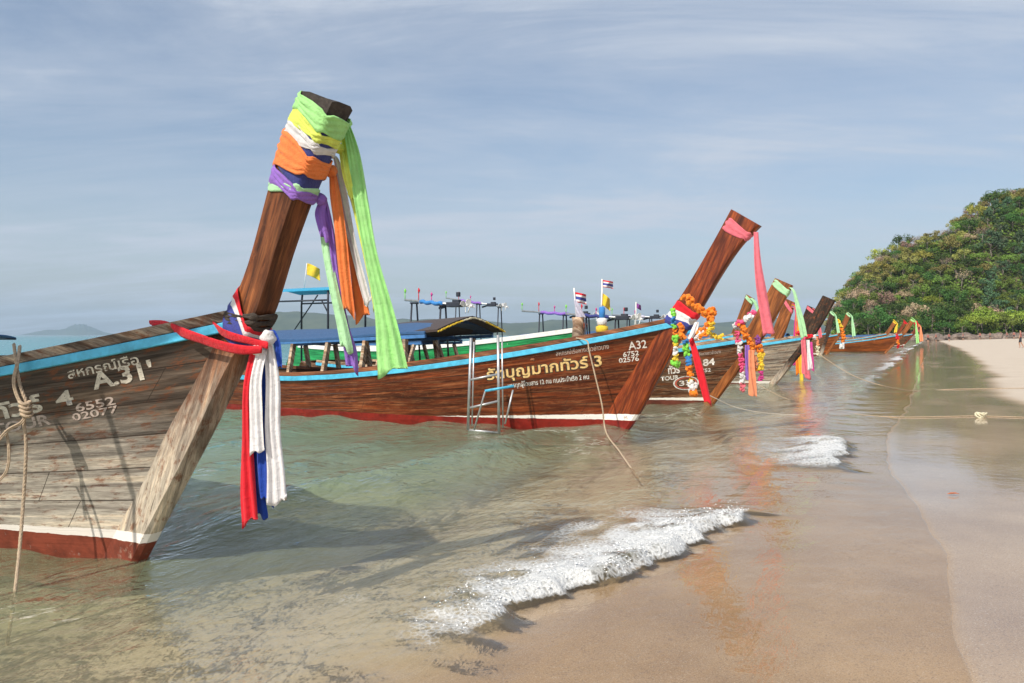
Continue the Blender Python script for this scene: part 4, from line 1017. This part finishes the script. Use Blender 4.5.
x2,z2=A32.inv(602,333,0)
bu=empty('marker_buoy',A32.W((x2,0,z2)),label='small blue, white and yellow marker float standing on the A32 bow deck',cat='float')
for nm,mt,zz in (('float_base','gold',(0,.12)),('float_body','garwhite',(.12,.24)),('float_neck','garblue',(.24,.42))):
    mb=MB(); r_={'float_base':.1,'float_body':.08,'float_neck':.05}[nm]; mb.tube([(0,0,zz[0]),(0,0,zz[0]+.02),(0,0,zz[1]-.02),(0,0,zz[1])],[r_*.7,r_,r_,r_*.6],12); mb.build(nm,M[mt],bu,smooth=True)

# ---------- ropes
s1=lambda x,y:(lambda q:A31.W((q[0],-(A31.half(q[0],q[1])+.03),q[1])))(A31.hullinv(x,y))
rope('rope',[at(14,344,5.22),at(16,360,5.12),at(20,385,5.08),at(27,405,5.06),at(24,420,5.06),at(26,450,5.05),at(22,520,5.0),at(14,600,4.7),at(4,660,4.45),at(-4,710,4.2)],.011,M['rope'],'cream mooring rope running down past the A.31 hull into the water')
rope('rope',[at(20,346,5.2),at(18,362,5.1),at(14,380,5.06),at(17,395,5.06),at(25,412,5.05),at(22,422,5.03),at(8,430,5.0),at(-6,446,4.98)],.011,M['rope'],'cream rope loop knotted over the A.31 gunwale, leading off to the left')
rope('rope',[at(6,430,5.02),at(9,450,5.02),at(7,470,5.02),at(-4,484,5.0)],.009,M['rope'],'slack rope bight hanging at the left edge of the A.31 hull')
kb=thing('rope_knot',25,415,5.03,'cream rope knot with several turns on the A.31 hull','knot')
for k in range(4):
    mb=MB(); c0=at(25+k*.6,403+k*4,5.03); mb.tube([c0+Vector((.03*math.cos(a_),.03*math.sin(a_),.008*math.sin(2*a_))) for a_ in np.linspace(0,6.3,16)],.011,6); o=mb.build('rope_turn',M['rope'],None,smooth=True); attach(o,kb)
rope('rope',[at(576,338,12.4),at(587,341,12.1),at(589,350,11.95),at(595,375,11.9),at(602,405,11.85),at(606,432,11.7),at(620,452,10.3),at(638,478,8.35)],.012,M['rope'],'cream rope from the A32 bitt down over its bow planks into the water')
def g_(x,y,z=None):
    zz=0
    for _ in range(8):
        p=ground_at(x,y,zz); w_,a_=wa(p.x,p.y); zz=max(float(sand_z(np.array(w_),np.array(a_))),0)+.012
    return p
rope('rope',[at(703,392,16.4),at(715,398,16.0),at(735,407,15.9),g_(765,413),g_(800,415)],.008,M['rope_grey'],'slack greyish mooring rope from the third boat bow across the shallows')
rope('rope',[at(815,348,22.2),at(822,356,21.6),at(850,374,21),at(880,385,18),g_(915,391,.12),g_(960,389,.2),g_(1040,388,.25)],.010,M['rope'],'long mooring rope from the grey boat onto the sand, the farther one')
rope('rope',[at(757,384,20),g_(790,400,.02),g_(850,413,.05),g_(900,417,.09),g_(977,416,.12),g_(1045,418,.14)],.008,M['rope'],'nearer long mooring rope lying on the wet sand')
kn=g_(981,417); t=empty('rope_knot',kn,label='pale frayed rope knot on the nearer mooring line on wet sand',cat='knot')
for k in range(5):
    mb=MB(); mb.tube([kn+Vector((.05*math.cos(a_+k)+.02*k-.04,.05*math.sin(a_*1.0+k),.04*math.sin(a_)+.03)) for a_ in np.linspace(0,6.3,14)],.017,6); o=mb.build('rope_turn',M['cream'],None,smooth=True); attach(o,t)
# fallen leaf on the sand
lf=g_(953,494,.07); mb=MB()
vs=[(0,0,.0),(.05,.02,.012),(.1,.0,.016),(.15,-.005,.0),(.1,-.035,.012),(.05,-.04,.018)]
mb.add([lf+Vector(v)*.7+Vector((-.05,0,.004)) for v in vs]+[lf+Vector(v)*.7+Vector((-.05,0,0)) for v in vs],[(0,1,2,3,4,5),(11,10,9,8,7,6)]+[(k,k+6,(k+1)%6+6,(k+1)%6) for k in range(6)])
M['leafo']=paint('orange_dead_leaf',(.55,.14,.04),.6,.2,40); o=mb.build('fallen_leaf',M['leafo']); recentre(o); tag(o,'curled orange dead leaf lying on the wet sand','leaf')

# ---------- added cloth on poles, unseen, put there to shade the first boat's bow
aw=empty('added_sun_blocker',(-4.3,3.85,-.35),label='added unseen narrow blue cloth sun awning on three wooden poles in the shallows beside the A.31 boat',cat='awning')
def aworld(mb,name,mt,**k):
    o=mb.build(name,mt,None,**k); attach(o,aw); return o
mb=MB(); tp=[(-2.48,3.47),(-2.82,4.3),(-6.2,4.35),(-6.2,3.33)]; zt_=3.2
mb.add([(x,y,zt_+.03) for x,y in tp]+[(x,y,zt_) for x,y in tp],[(0,1,2,3),(7,6,5,4)]+[(k,k+4,(k+1)%4+4,(k+1)%4) for k in range(4)]); aworld(mb,'awning_cloth',M['tarp_blue'],recalc=True)
for x,y in ((-3.35,4.12),(-5.7,4.15),(-5.7,3.5)):
    mb=MB(); mb.tube([(x,y,-.4),(x+.01,y,1.2),(x,y,zt_)],.02,8); aworld(mb,'blocker_pole',M['plank'],smooth=True)
for y in (3.56,4.13):
    mb=MB(); mb.tube([(-6.0,y,zt_-.03),(-2.8,y,zt_-.03)],.025,8); aworld(mb,'blocker_bar',M['plank'],smooth=True)
# ================================================================== HEADLAND
def smooth(e0,e1,x): t=np.clip((x-e0)/(e1-e0),0,1); return t*t*(3-2*t)
SX=[80,93,96,98.5,102,107.5,113.5,120,128,134,141,148,165,200,300]; SH=[-4,-2,3,10,17,22,26,28.5,30.5,33,39.5,43,47,52,46]
def hill_h(x,y):
    S=np.interp(x-np.clip(y-235,0,400)*.42,SX,SH)
    d=smooth(221,268,y+ (fbm(x*.05,y*.05,2)-.5)*14)
    back=1-smooth(330,460,y)
    return (S*d*back+(fbm(x*.06+3,y*.06,3)-.5)*5*d*back)+np.where(S>0,.8,-3)*smooth(214,222,y)*back
xs=np.linspace(78,330,110); ys=np.linspace(208,470,90)
X,Y=np.meshgrid(xs,ys,indexing='ij'); Z=hill_h(X,Y); Z=np.where((Y<210),-1.5,Z)
me=bpy.data.meshes.new('headland'); i=np.arange(X.size).reshape(X.shape)
q=np.stack([i[:-1,:-1],i[1:,:-1],i[1:,1:],i[:-1,1:]],-1).reshape(-1,4)
me.from_pydata(np.stack([X,Y,Z],-1).reshape(-1,3).tolist(),[],q.tolist()); me.polygons.foreach_set('use_smooth',[True]*len(me.polygons))
m,nt,b=mat('hill_ground'); g=N(nt); tc=g.n('ShaderNodeTexCoord'); f=g.noise(tc.outputs['Object'],.25,6,.7)
g.l(g.ramp(f,[(.35,(.035,.045,.018)),(.5,(.07,.085,.03)),(.62,(.13,.095,.055))]),b.inputs['Base Color']); b.inputs['Roughness'].default_value=.95; me.materials.append(m)
tag(link_mesh('headland',me),'wooded headland hill at the end of the beach',None,None,'structure')

def leafmat(name,c,var=.5,trans=.25):
    m,nt,b=mat(name); g=N(nt); tc=g.n('ShaderNodeTexCoord'); oi=g.n('ShaderNodeObjectInfo')
    f=g.noise(tc.outputs['Object'],.55,4,.7); f2=g.noise(tc.outputs['Object'],3.0,2,.5)
    col=g.ramp(g.math('ADD',g.math('MULTIPLY',f,.6),g.math('MULTIPLY',f2,.4)),[(.33,tuple(x*(1-var) for x in c)),(.65,tuple(x*(1+var) for x in c))])
    hs=g.n('ShaderNodeHueSaturation'); g.l(col,hs.inputs['Color']); g.l(g.math('ADD',g.math('MULTIPLY',oi.outputs['Random'],.05),.475),hs.inputs['Hue']); g.l(g.math('ADD',g.math('MULTIPLY',oi.outputs['Random'],.6),.7),hs.inputs['Value'])
    g.l(hs.outputs[0],b.inputs['Base Color']); b.inputs['Roughness'].default_value=.65; b.inputs['Specular IOR Level'].default_value=.3
    t=g.n('ShaderNodeBsdfTranslucent'); g.l(hs.outputs[0],t.inputs[0]); mx=g.n('ShaderNodeMixShader'); mx.inputs[0].default_value=trans
    g.l(b.outputs[0],mx.inputs[1]); g.l(t.outputs[0],mx.inputs[2]); g.l(mx.outputs[0],nt.nodes['Material Output'].inputs[0]); return m
LM=dict(dark=leafmat('dark_green_leaves',(.07,.14,.028)),mid=leafmat('mid_green_leaves',(.16,.235,.04)),bright=leafmat('bright_green_leaves',(.27,.38,.05)),
        yellow=leafmat('yellow_green_leaves',(.42,.41,.08)),olive=leafmat('olive_leaves',(.30,.28,.08)),brown=leafmat('dry_brown_leaves',(.36,.25,.17),.4,.1),pine=leafmat('feathery_bluish_leaves',(.09,.155,.075)))
M['bark']=paint('grey_bark',(.2,.17,.14),.9,.3,3)
def crown_mesh(kind,seed,n_leaf=1100):
    r=random.Random(seed); vs=[];fs=[]
    ncl=r.randint(13,19); cl=[]
    for i in range(ncl):
        th=r.uniform(0,6.283); ph=r.uniform(-.25,1.3); rr=r.uniform(.55,1.0)
        c=Vector((math.cos(th)*math.cos(ph)*rr,math.sin(th)*math.cos(ph)*rr,math.sin(ph)*rr*.62)); cl.append((c,r.uniform(.22,.42)))
    if kind=='umbrella': cl=[(Vector((c.x*1.15,c.y*1.15,c.z*.35+.2)),q*.9) for c,q in cl]
    if kind=='feather': cl=[(Vector((c.x*.7,c.y*.7,c.z*1.7)),q*.8) for c,q in cl]
    nl=n_leaf if kind!='bare' else 260
    for i in range(nl):
        c,q=r.choice(cl); d=Vector((r.gauss(0,1),r.gauss(0,1),r.gauss(0,1))).normalized()*q*r.uniform(.6,1.05); d.z*=.7
        p=c+d; nrm=(d.normalized()*.8+Vector((r.gauss(0,.5),r.gauss(0,.5),r.gauss(0,.5)+.5))).normalized()
        a=nrm.orthogonal().normalized(); a=Matrix.Rotation(r.uniform(0,6.28),3,nrm)@a; b_=nrm.cross(a); s=r.uniform(.04,.095)*(.6 if kind=='bare' else 1); k=len(vs)
        vs+= [p-a*s*.3,p+b_*s*.7,p+a*s*1.1,p-b_*s*.6]; fs.append((k,k+1,k+2,k+3))
    me=bpy.data.meshes.new('crown'); me.from_pydata([tuple(v) for v in vs],[],fs); return me
def trunk_mesh(seed,bare=False):
    r=random.Random(seed); mb=MB(); mb.tube([(0,0,-1.2),(.03,0,-.7),(r.uniform(-.08,.08),.02,-.3),(r.uniform(-.1,.1),.0,.1)],[.05,.04,.034,.022],7)
    for i in range(11 if bare else 6):
        th=r.uniform(0,6.28); z0=r.uniform(-.5,0); L_=r.uniform(.45,.85)
        p0=Vector((0,0,z0)); p1=p0+Vector((math.cos(th)*L_*.5,math.sin(th)*L_*.5,L_*.45)); p2=p0+Vector((math.cos(th+.2)*L_,math.sin(th+.2)*L_,L_*.8)); mb.tube([p0,p1,p2],[.02,.013,.004],5)
        if bare:
            for k in range(3):
                e=p1+Vector((r.uniform(-.3,.3),r.uniform(-.3,.3),r.uniform(.2,.45))); mb.tube([p1,e],[.008,.003],4)
    o=mb.build('trunk',M['bark'],smooth=True); me=o.data; bpy.data.objects.remove(o); return me
crowns={}
for kind,mk in (('round','dark'),('round','mid'),('round','bright'),('round','yellow'),('round','olive'),('bare','brown'),('umbrella','dark'),('feather','pine'),('umbrella','bright'),('round','brown')):
    vs_=[]
    for s_ in range(3):
        me=crown_mesh(kind,hash((len(kind),len(mk)))%99+s_*7+len(crowns)*31); me.materials.append(LM[mk]); vs_.append(me)
    crowns[(kind,mk)]=vs_
trunks=[trunk_mesh(s_) for s_ in range(3)]; btrunks=[trunk_mesh(s_+9,True) for s_ in range(2)]
def place_tree(x,y,z,r,kind,mk,label,name='tree'):
    o=empty(name,(x,y,z-r*.2),random.uniform(0,6.28),label=label,cat='tree',group='trees covering the headland')
    tr=random.choice(btrunks if kind=='bare' else trunks); c1=link_mesh('trunk',tr,o); c1.scale=(r,r,r*1.0); c1.location=(0,0,r*1.2)
    c2=link_mesh('crown',random.choice(crowns[(kind,mk)]),o); s=r*random.uniform(.92,1.08); c2.scale=(s,s,s*random.uniform(.85,1.15)); c2.location=(0,0,r*1.2)
KN={('round','dark'):'dark green round-crowned tree',('round','mid'):'mid green bushy tree',('round','bright'):'bright green leafy tree',('round','yellow'):'yellow-green flowering tree',('round','olive'):'olive green tree',
    ('bare','brown'):'nearly leafless grey-brown tree',('umbrella','dark'):'flat-topped dark green tree',('feather','pine'):'feathery bluish green tree',('umbrella','bright'):'spreading bright green tree',('round','brown'):'dry russet-brown tree'}
rt=random.Random(21); placed=[]
def zone(px,py):
    h='at the left tip of the headland' if px<865 else 'on the left half of the headland' if px<930 else 'in the middle of the headland' if px<975 else 'on the right of the headland'
    v='just above the beach rocks' if py>295 else 'halfway up the slope' if py>245 else 'high on the slope'
    return v+' '+h
tries=0
while len(placed)<292 and tries<16000:
    tries+=1
    x=rt.uniform(95,172); u=rt.random(); y=219+u*56
    zz=float(hill_h(np.array(x),np.array(y)))
    if zz<.3: continue
    r=rt.uniform(2.5,4.7)*(1.05 if u<.15 else .9)
    if any((x-a)**2+(y-b_)**2+(zz-c_)**2*1.0<((r+q)*.56)**2 for a,b_,c_,q in placed): continue
    px=CX+x/y*F; py=HY-(zz+r*1.2-CAMH)/y*F
    k=rt.random()
    if u<.16: kk=rt.choices([('umbrella','bright'),('round','bright'),('round','dark'),('umbrella','dark'),('round','mid')],[1.2 if px>950 else .3,1.6 if px>960 else .2,2,2,1.5])[0]
    elif px>985 and .2<u<.75: kk=rt.choices([('feather','pine'),('round','mid'),('round','dark'),('round','olive')],[3,1,1,1])[0]
    elif u<.55: kk=rt.choices([('round','dark'),('round','mid'),('umbrella','dark'),('round','olive'),('bare','brown'),('round','brown'),('round','bright')],[2,2,2,1.2,2.2,1.6,.6])[0]
    else: kk=rt.choices([('round','yellow'),('round','olive'),('round','dark'),('bare','brown'),('round','mid'),('round','brown')],[1.5,2.2,1.6,1.9,1.6,1.2])[0]
    if kk==('feather','pine'): r*=1.15
    placed.append((x,y,zz,r)); place_tree(x,y,zz,r,*kk,KN[kk]+' '+zone(px,py))
print('trees',len(placed))
# undergrowth: leaves over the slope
vs=[];fs=[]
for i in range(26000):
    x=rt.uniform(91,180); y=rt.uniform(225,285); z=float(0)
    vs.append((x,y)); 
arr=np.array(vs); hz=hill_h(arr[:,0],arr[:,1]); V=[];Fc=[]
for (x,y),z in zip(vs,hz):
    if z<.2: continue
    s=rt.uniform(.25,.55); n_=Vector((rt.gauss(0,.6),rt.gauss(0,.6)-.4,1)).normalized(); a=n_.orthogonal().normalized(); a=Matrix.Rotation(rt.uniform(0,6.28),3,n_)@a; b_=n_.cross(a); p=Vector((x,y,z+rt.uniform(.1,1.6))); k=len(V)
    V+=[tuple(p-a*s),tuple(p+b_*s),tuple(p+a*s),tuple(p-b_*s)]; Fc.append((k,k+1,k+2,k+3))
me=bpy.data.meshes.new('undergrowth'); me.from_pydata(V,[],Fc); me.materials.append(LM['mid']); tag(link_mesh('undergrowth',me),'dense low undergrowth between the headland trees','undergrowth',None,'stuff')
# rocks at the foot of the headland
rocks=[]
m,nt,b=mat('shore_rock'); g=N(nt); tc=g.n('ShaderNodeTexCoord'); f=g.noise(tc.outputs['Object'],1.5,6,.7)
g.l(g.ramp(f,[(.35,(.07,.055,.045)),(.65,(.27,.21,.17))]),b.inputs['Base Color']); b.inputs['Roughness'].default_value=.9; M['rock']=m
for s_ in range(5):
    bm=bmesh.new(); bmesh.ops.create_icosphere(bm,subdivisions=3,radius=1)
    for v in bm.verts:
        k=1+.45*mnoise.noise(v.co*1.3+Vector((s_*5,0,0)))+.18*mnoise.noise(v.co*3.5+Vector((0,s_*3,0))); v.co=Vector((v.co.x*k*1.3,v.co.y*k,v.co.z*k*.7))
    me=bpy.data.meshes.new('rock'); bm.to_mesh(me); bm.free(); me.materials.append(m); rocks.append(me)
for i in range(110):
    t=i/109; x=86+t*80+rt.uniform(-1,1); y=rt.uniform(203,216)+ (3 if x<95 else 0)
    o=link_mesh('rock',rt.choice(rocks)); s=rt.uniform(.8,2.3)*(1.0 if x<118 else .85); o.scale=(s*rt.uniform(.8,1.4),s,s*rt.uniform(.7,1.1)); 
    w_,a_=wa(x,y); o.location=(x,y,max(-.1,float(sand_z(np.array(w_),np.array(a_))))+s*.15); o.rotation_euler=(0,0,rt.uniform(0,6.28))
    tag(o,'brown boulder among the rocks where the headland meets the '+('sea' if x<112 else 'sand'),'rock','rocks at the foot of the headland')

# ---------- distant hills
m,nt,b=mat('distant_hill'); g=N(nt); tc=g.n('ShaderNodeTexCoord'); f=g.noise(tc.outputs['Object'],.01,5,.7)
g.l(g.ramp(f,[(.35,(.035,.055,.03)),(.65,(.08,.10,.055))]),b.inputs['Base Color']); b.inputs['Roughness'].default_value=1; M['dhill']=m
def ridge(name,prof,Y,depth,label):
    """prof rows: px, height px above horizon"""
    n=160; q=interp(prof,n); mb=MB(); rings=[]
    for i,(px,h) in enumerate(q):
        x=(px-CX)/F*Y; H=max(0,h)/F*Y+CAMH; H*=1+.10*(float(fbm(np.array(i*.35),np.array(Y*.01),3))-.5)*2
        row=[]
        for k in range(9):
            t=k/8; yy=Y-depth*.5+depth*t; hh=H*math.sin(math.pi*t)**.7 if 0<k<8 else -2
            hh*=1+.15*(float(fbm(np.array(i*.2+k),np.array(k*.7+Y),2))-.5); row.append((x*(yy/Y),yy,hh-1))
        rings.append(row)
    mb.loft(rings,0,False,closed=False); o=mb.build(name,M['dhill'],smooth=True,recalc=True); tag(o,label,None,None,'structure')
ridge('distant_hills',[(225,0),(262,20),(300,23),(345,21),(385,15),(420,16),(470,15),(520,13),(560,15),(610,16),(660,13),(700,10),(740,15),(775,17),(810,14),(845,17),(880,19),(930,14),(1100,10)],3600,900,'low blue wooded hills across the bay on the horizon')
ridge('faint_island',[(20,0),(45,5),(62,6),(78,11),(92,8),(105,3),(125,0)],8800,1200,'faint hazy island on the horizon at the far left')

# ---------- people far along the beach
def person(px,py,z,shirt,shorts,label,rz=0,walk=.25,hair=(.03,.02,.015)):
    p=ground_at(px,py,z); w_,a_=wa(p.x,p.y); p.z=float(sand_z(np.array(w_),np.array(a_)))
    nodes=[((0,0,.95),.13),((0,0,1.15),.115),((0,0,1.38),.14),((0,0,1.52),.055),((0,.01,1.60),.085),((0,.01,1.70),.08),
      ((.09,0,.88),.09),((.11,walk*.4,.50),.06),((.11,walk*.1,.10),.04),((.11,walk*.1+.12,.04),.035),
      ((-.09,0,.88),.09),((-.11,-walk*.4+.05,.50),.06),((-.11,-walk,.10),.04),((-.11,-walk+.1,.04),.035),
      ((.19,0,1.40),.055),((.25,-walk*.3,1.12),.042),((.26,0,.88),.032),((.26,.03,.80),.035),
      ((-.19,0,1.40),.055),((-.25,walk*.3,1.12),.042),((-.26,walk*.5,.90),.032),((-.26,walk*.6,.82),.035)]
    ed=[(0,1),(1,2),(2,3),(3,4),(4,5),(0,6),(6,7),(7,8),(8,9),(0,10),(10,11),(11,12),(12,13),(2,14),(14,15),(15,16),(16,17),(2,18),(18,19),(19,20),(20,21)]
    me=bpy.data.meshes.new('person'); me.from_pydata([n_[0] for n_ in nodes],ed,[]); o=link_mesh('person',me)
    sk=o.modifiers.new('Skin','SKIN'); 
    for i,(c_,r_) in enumerate(nodes): me.skin_vertices[0].data[i].radius=(r_,r_)
    me.skin_vertices[0].data[0].use_root=True
    o.modifiers.new('Sub','SUBSURF').levels=1
    dg=bpy.context.evaluated_depsgraph_get(); dg.update(); m2=bpy.data.meshes.new_from_object(o.evaluated_get(dg)); o.modifiers.clear(); o.data=m2
    for c_,nm in (((.42,.24,.16),'skin'),(shirt,'shirt_%s'%label[:6]),(shorts,'shorts_%s'%label[:6]),(hair,'hair')): m2.materials.append(paint(nm,c_,.8,.1))
    for f_ in m2.polygons:
        z_=f_.center.z; x_=abs(f_.center.x); f_.use_smooth=True
        f_.material_index=3 if z_>1.68 or (z_>1.6 and f_.center.y<-.01) else 0 if z_>1.5 else 1 if z_>.98 and (x_<.2 or z_>1.25) else 2 if z_>.55 and x_<.2 else 0
    o.location=p; o.rotation_euler=(0,0,rz); tag(o,label,'person','people on the far beach')
person(1020.5,346,.45,(.35,.12,.10),(.03,.03,.04),'person in a reddish top and dark shorts standing at the right edge of the beach',R(60))
for i,(px,py,s_,h_,lb) in enumerate(((928,339.6,(.75,.7,.65),(.1,.1,.3),'person in a white top at the far end of the waterline'),(936,339.3,(.7,.25,.2),(.1,.1,.1),'person in a red top at the far waterline beside the rocks'),
    (990,338.4,(.75,.45,.4),(.15,.15,.2),'person in a pinkish top near the rocks'),(1001,338.3,(.7,.1,.15),(.6,.1,.1),'person in bright red near the rocks'),(1014,338.6,(.8,.78,.75),(.3,.3,.35),'person in white further right by the rocks'))):
    person(px,py,.66,s_,h_,lb,R(40*i),.15)

for i,(px,py,c_,lb) in enumerate(((949,339.0,(.7,.5,.1),'person in yellow standing at the far sand edge'),(963,338.7,(.1,.2,.4),'person in dark blue by the boulders at the far sand edge'),(980,338.5,(.75,.72,.7),'person in pale clothes left of the pink-topped one'),(1007,338.4,(.1,.1,.1),'person in black between the red and the white tops'))):
    person(px,py,.66,c_,(.15,.12,.12),lb,R(70*i),.2)
# ================================================================== haze, light, camera
SUN_EL=45; SUN_AZ=math.degrees(math.atan2(-.58,-.81))  # clockwise from +Y
tosun=Vector((math.sin(R(SUN_AZ))*math.cos(R(SUN_EL)),math.cos(R(SUN_AZ))*math.cos(R(SUN_EL)),math.sin(R(SUN_EL))))
sun=bpy.data.lights.new('Sun','SUN'); sun.energy=3.6; sun.angle=R(.6); sun.color=(1,.93,.82)
so=bpy.data.objects.new('Sun',sun); COL.objects.link(so); so.rotation_euler=tosun.to_track_quat('Z','Y').to_euler()
HAZE=True
if HAZE:
    mb=MB(); mb.box((1500,4500,145),(14000,10600,300)); 
    m=bpy.data.materials.new('haze_air'); m.use_nodes=True; nt=m.node_tree; nt.nodes.clear(); g=N(nt); o_=g.n('ShaderNodeOutputMaterial'); pv=g.n('ShaderNodeVolumePrincipled')
    pv.inputs['Color'].default_value=(.58,.79,1,1); pv.inputs['Density'].default_value=1.05e-4; pv.inputs['Anisotropy'].default_value=.0; g.l(pv.outputs[0],o_.inputs['Volume'])
    o=mb.build('haze',m); tag(o,'thin pale sea haze over the whole bay','haze',None,'stuff'); o.visible_shadow=True
w=bpy.data.worlds.new('World'); scene.world=w; w.use_nodes=True; nt=w.node_tree; g=N(nt); bg=nt.nodes['Background']
sky=g.n('ShaderNodeTexSky'); sky.sky_type='NISHITA'; sky.sun_disc=False; sky.sun_elevation=R(SUN_EL); sky.sun_rotation=R(SUN_AZ%360); sky.air_density=1.0; sky.dust_density=2.0; sky.ozone_density=1.5
tc=g.n('ShaderNodeTexCoord'); sp=g.n('ShaderNodeSeparateXYZ'); g.l(tc.outputs['Generated'],sp.inputs[0])
zc=g.math('ADD',g.math('MAXIMUM',sp.outputs[2],0.0),.16); cv=g.n('ShaderNodeCombineXYZ'); g.l(g.math('DIVIDE',sp.outputs[0],zc),cv.inputs[0]); g.l(g.math('DIVIDE',sp.outputs[1],zc),cv.inputs[1])
c1=g.noise(g.map(cv.outputs[0],(.55,1.0,1),(2.3,.7,0),(0,0,R(-14))),1.1,9,.62,.5); c2=g.noise(g.map(cv.outputs[0],(.35,1.5,1),(5,3,0),(0,0,R(-20))),2.2,8,.66,.8)
cf=g.ramp(g.math('ADD',g.math('MULTIPLY',c1,.65),g.math('MULTIPLY',c2,.35)),[(.38,0.22),(.5,.5),(.60,.95)])
hz=g.math('SUBTRACT',1.0,g.math('MULTIPLY',sp.outputs[2],1.3),True)
skyc=g.mix(cf,sky.outputs[0],(4.5,4.95,5.7))
g.l(skyc,bg.inputs[0]); bg.inputs['Strength'].default_value=.10
scene.view_settings.view_transform='Standard'; scene.view_settings.look='None'; scene.view_settings.exposure=0.42; scene.view_settings.gamma=1
cam=bpy.data.cameras.new('Camera'); cam.sensor_width=36; cam.lens=36*F/1024; cam.clip_end=40000; cam.clip_start=.05
co=bpy.data.objects.new('Camera',cam); COL.objects.link(co); co.location=(0,0,CAMH); cam.shift_y=-(341.5-HY)/1024*1.0; co.rotation_euler=(R(90),0,0)
scene.camera=co
scene.cycles.max_bounces=8; scene.cycles.transparent_max_bounces=16; scene.cycles.volume_bounces=0; scene.cycles.diffuse_bounces=3; scene.cycles.glossy_bounces=3
scene.cycles.use_fast_gi=False
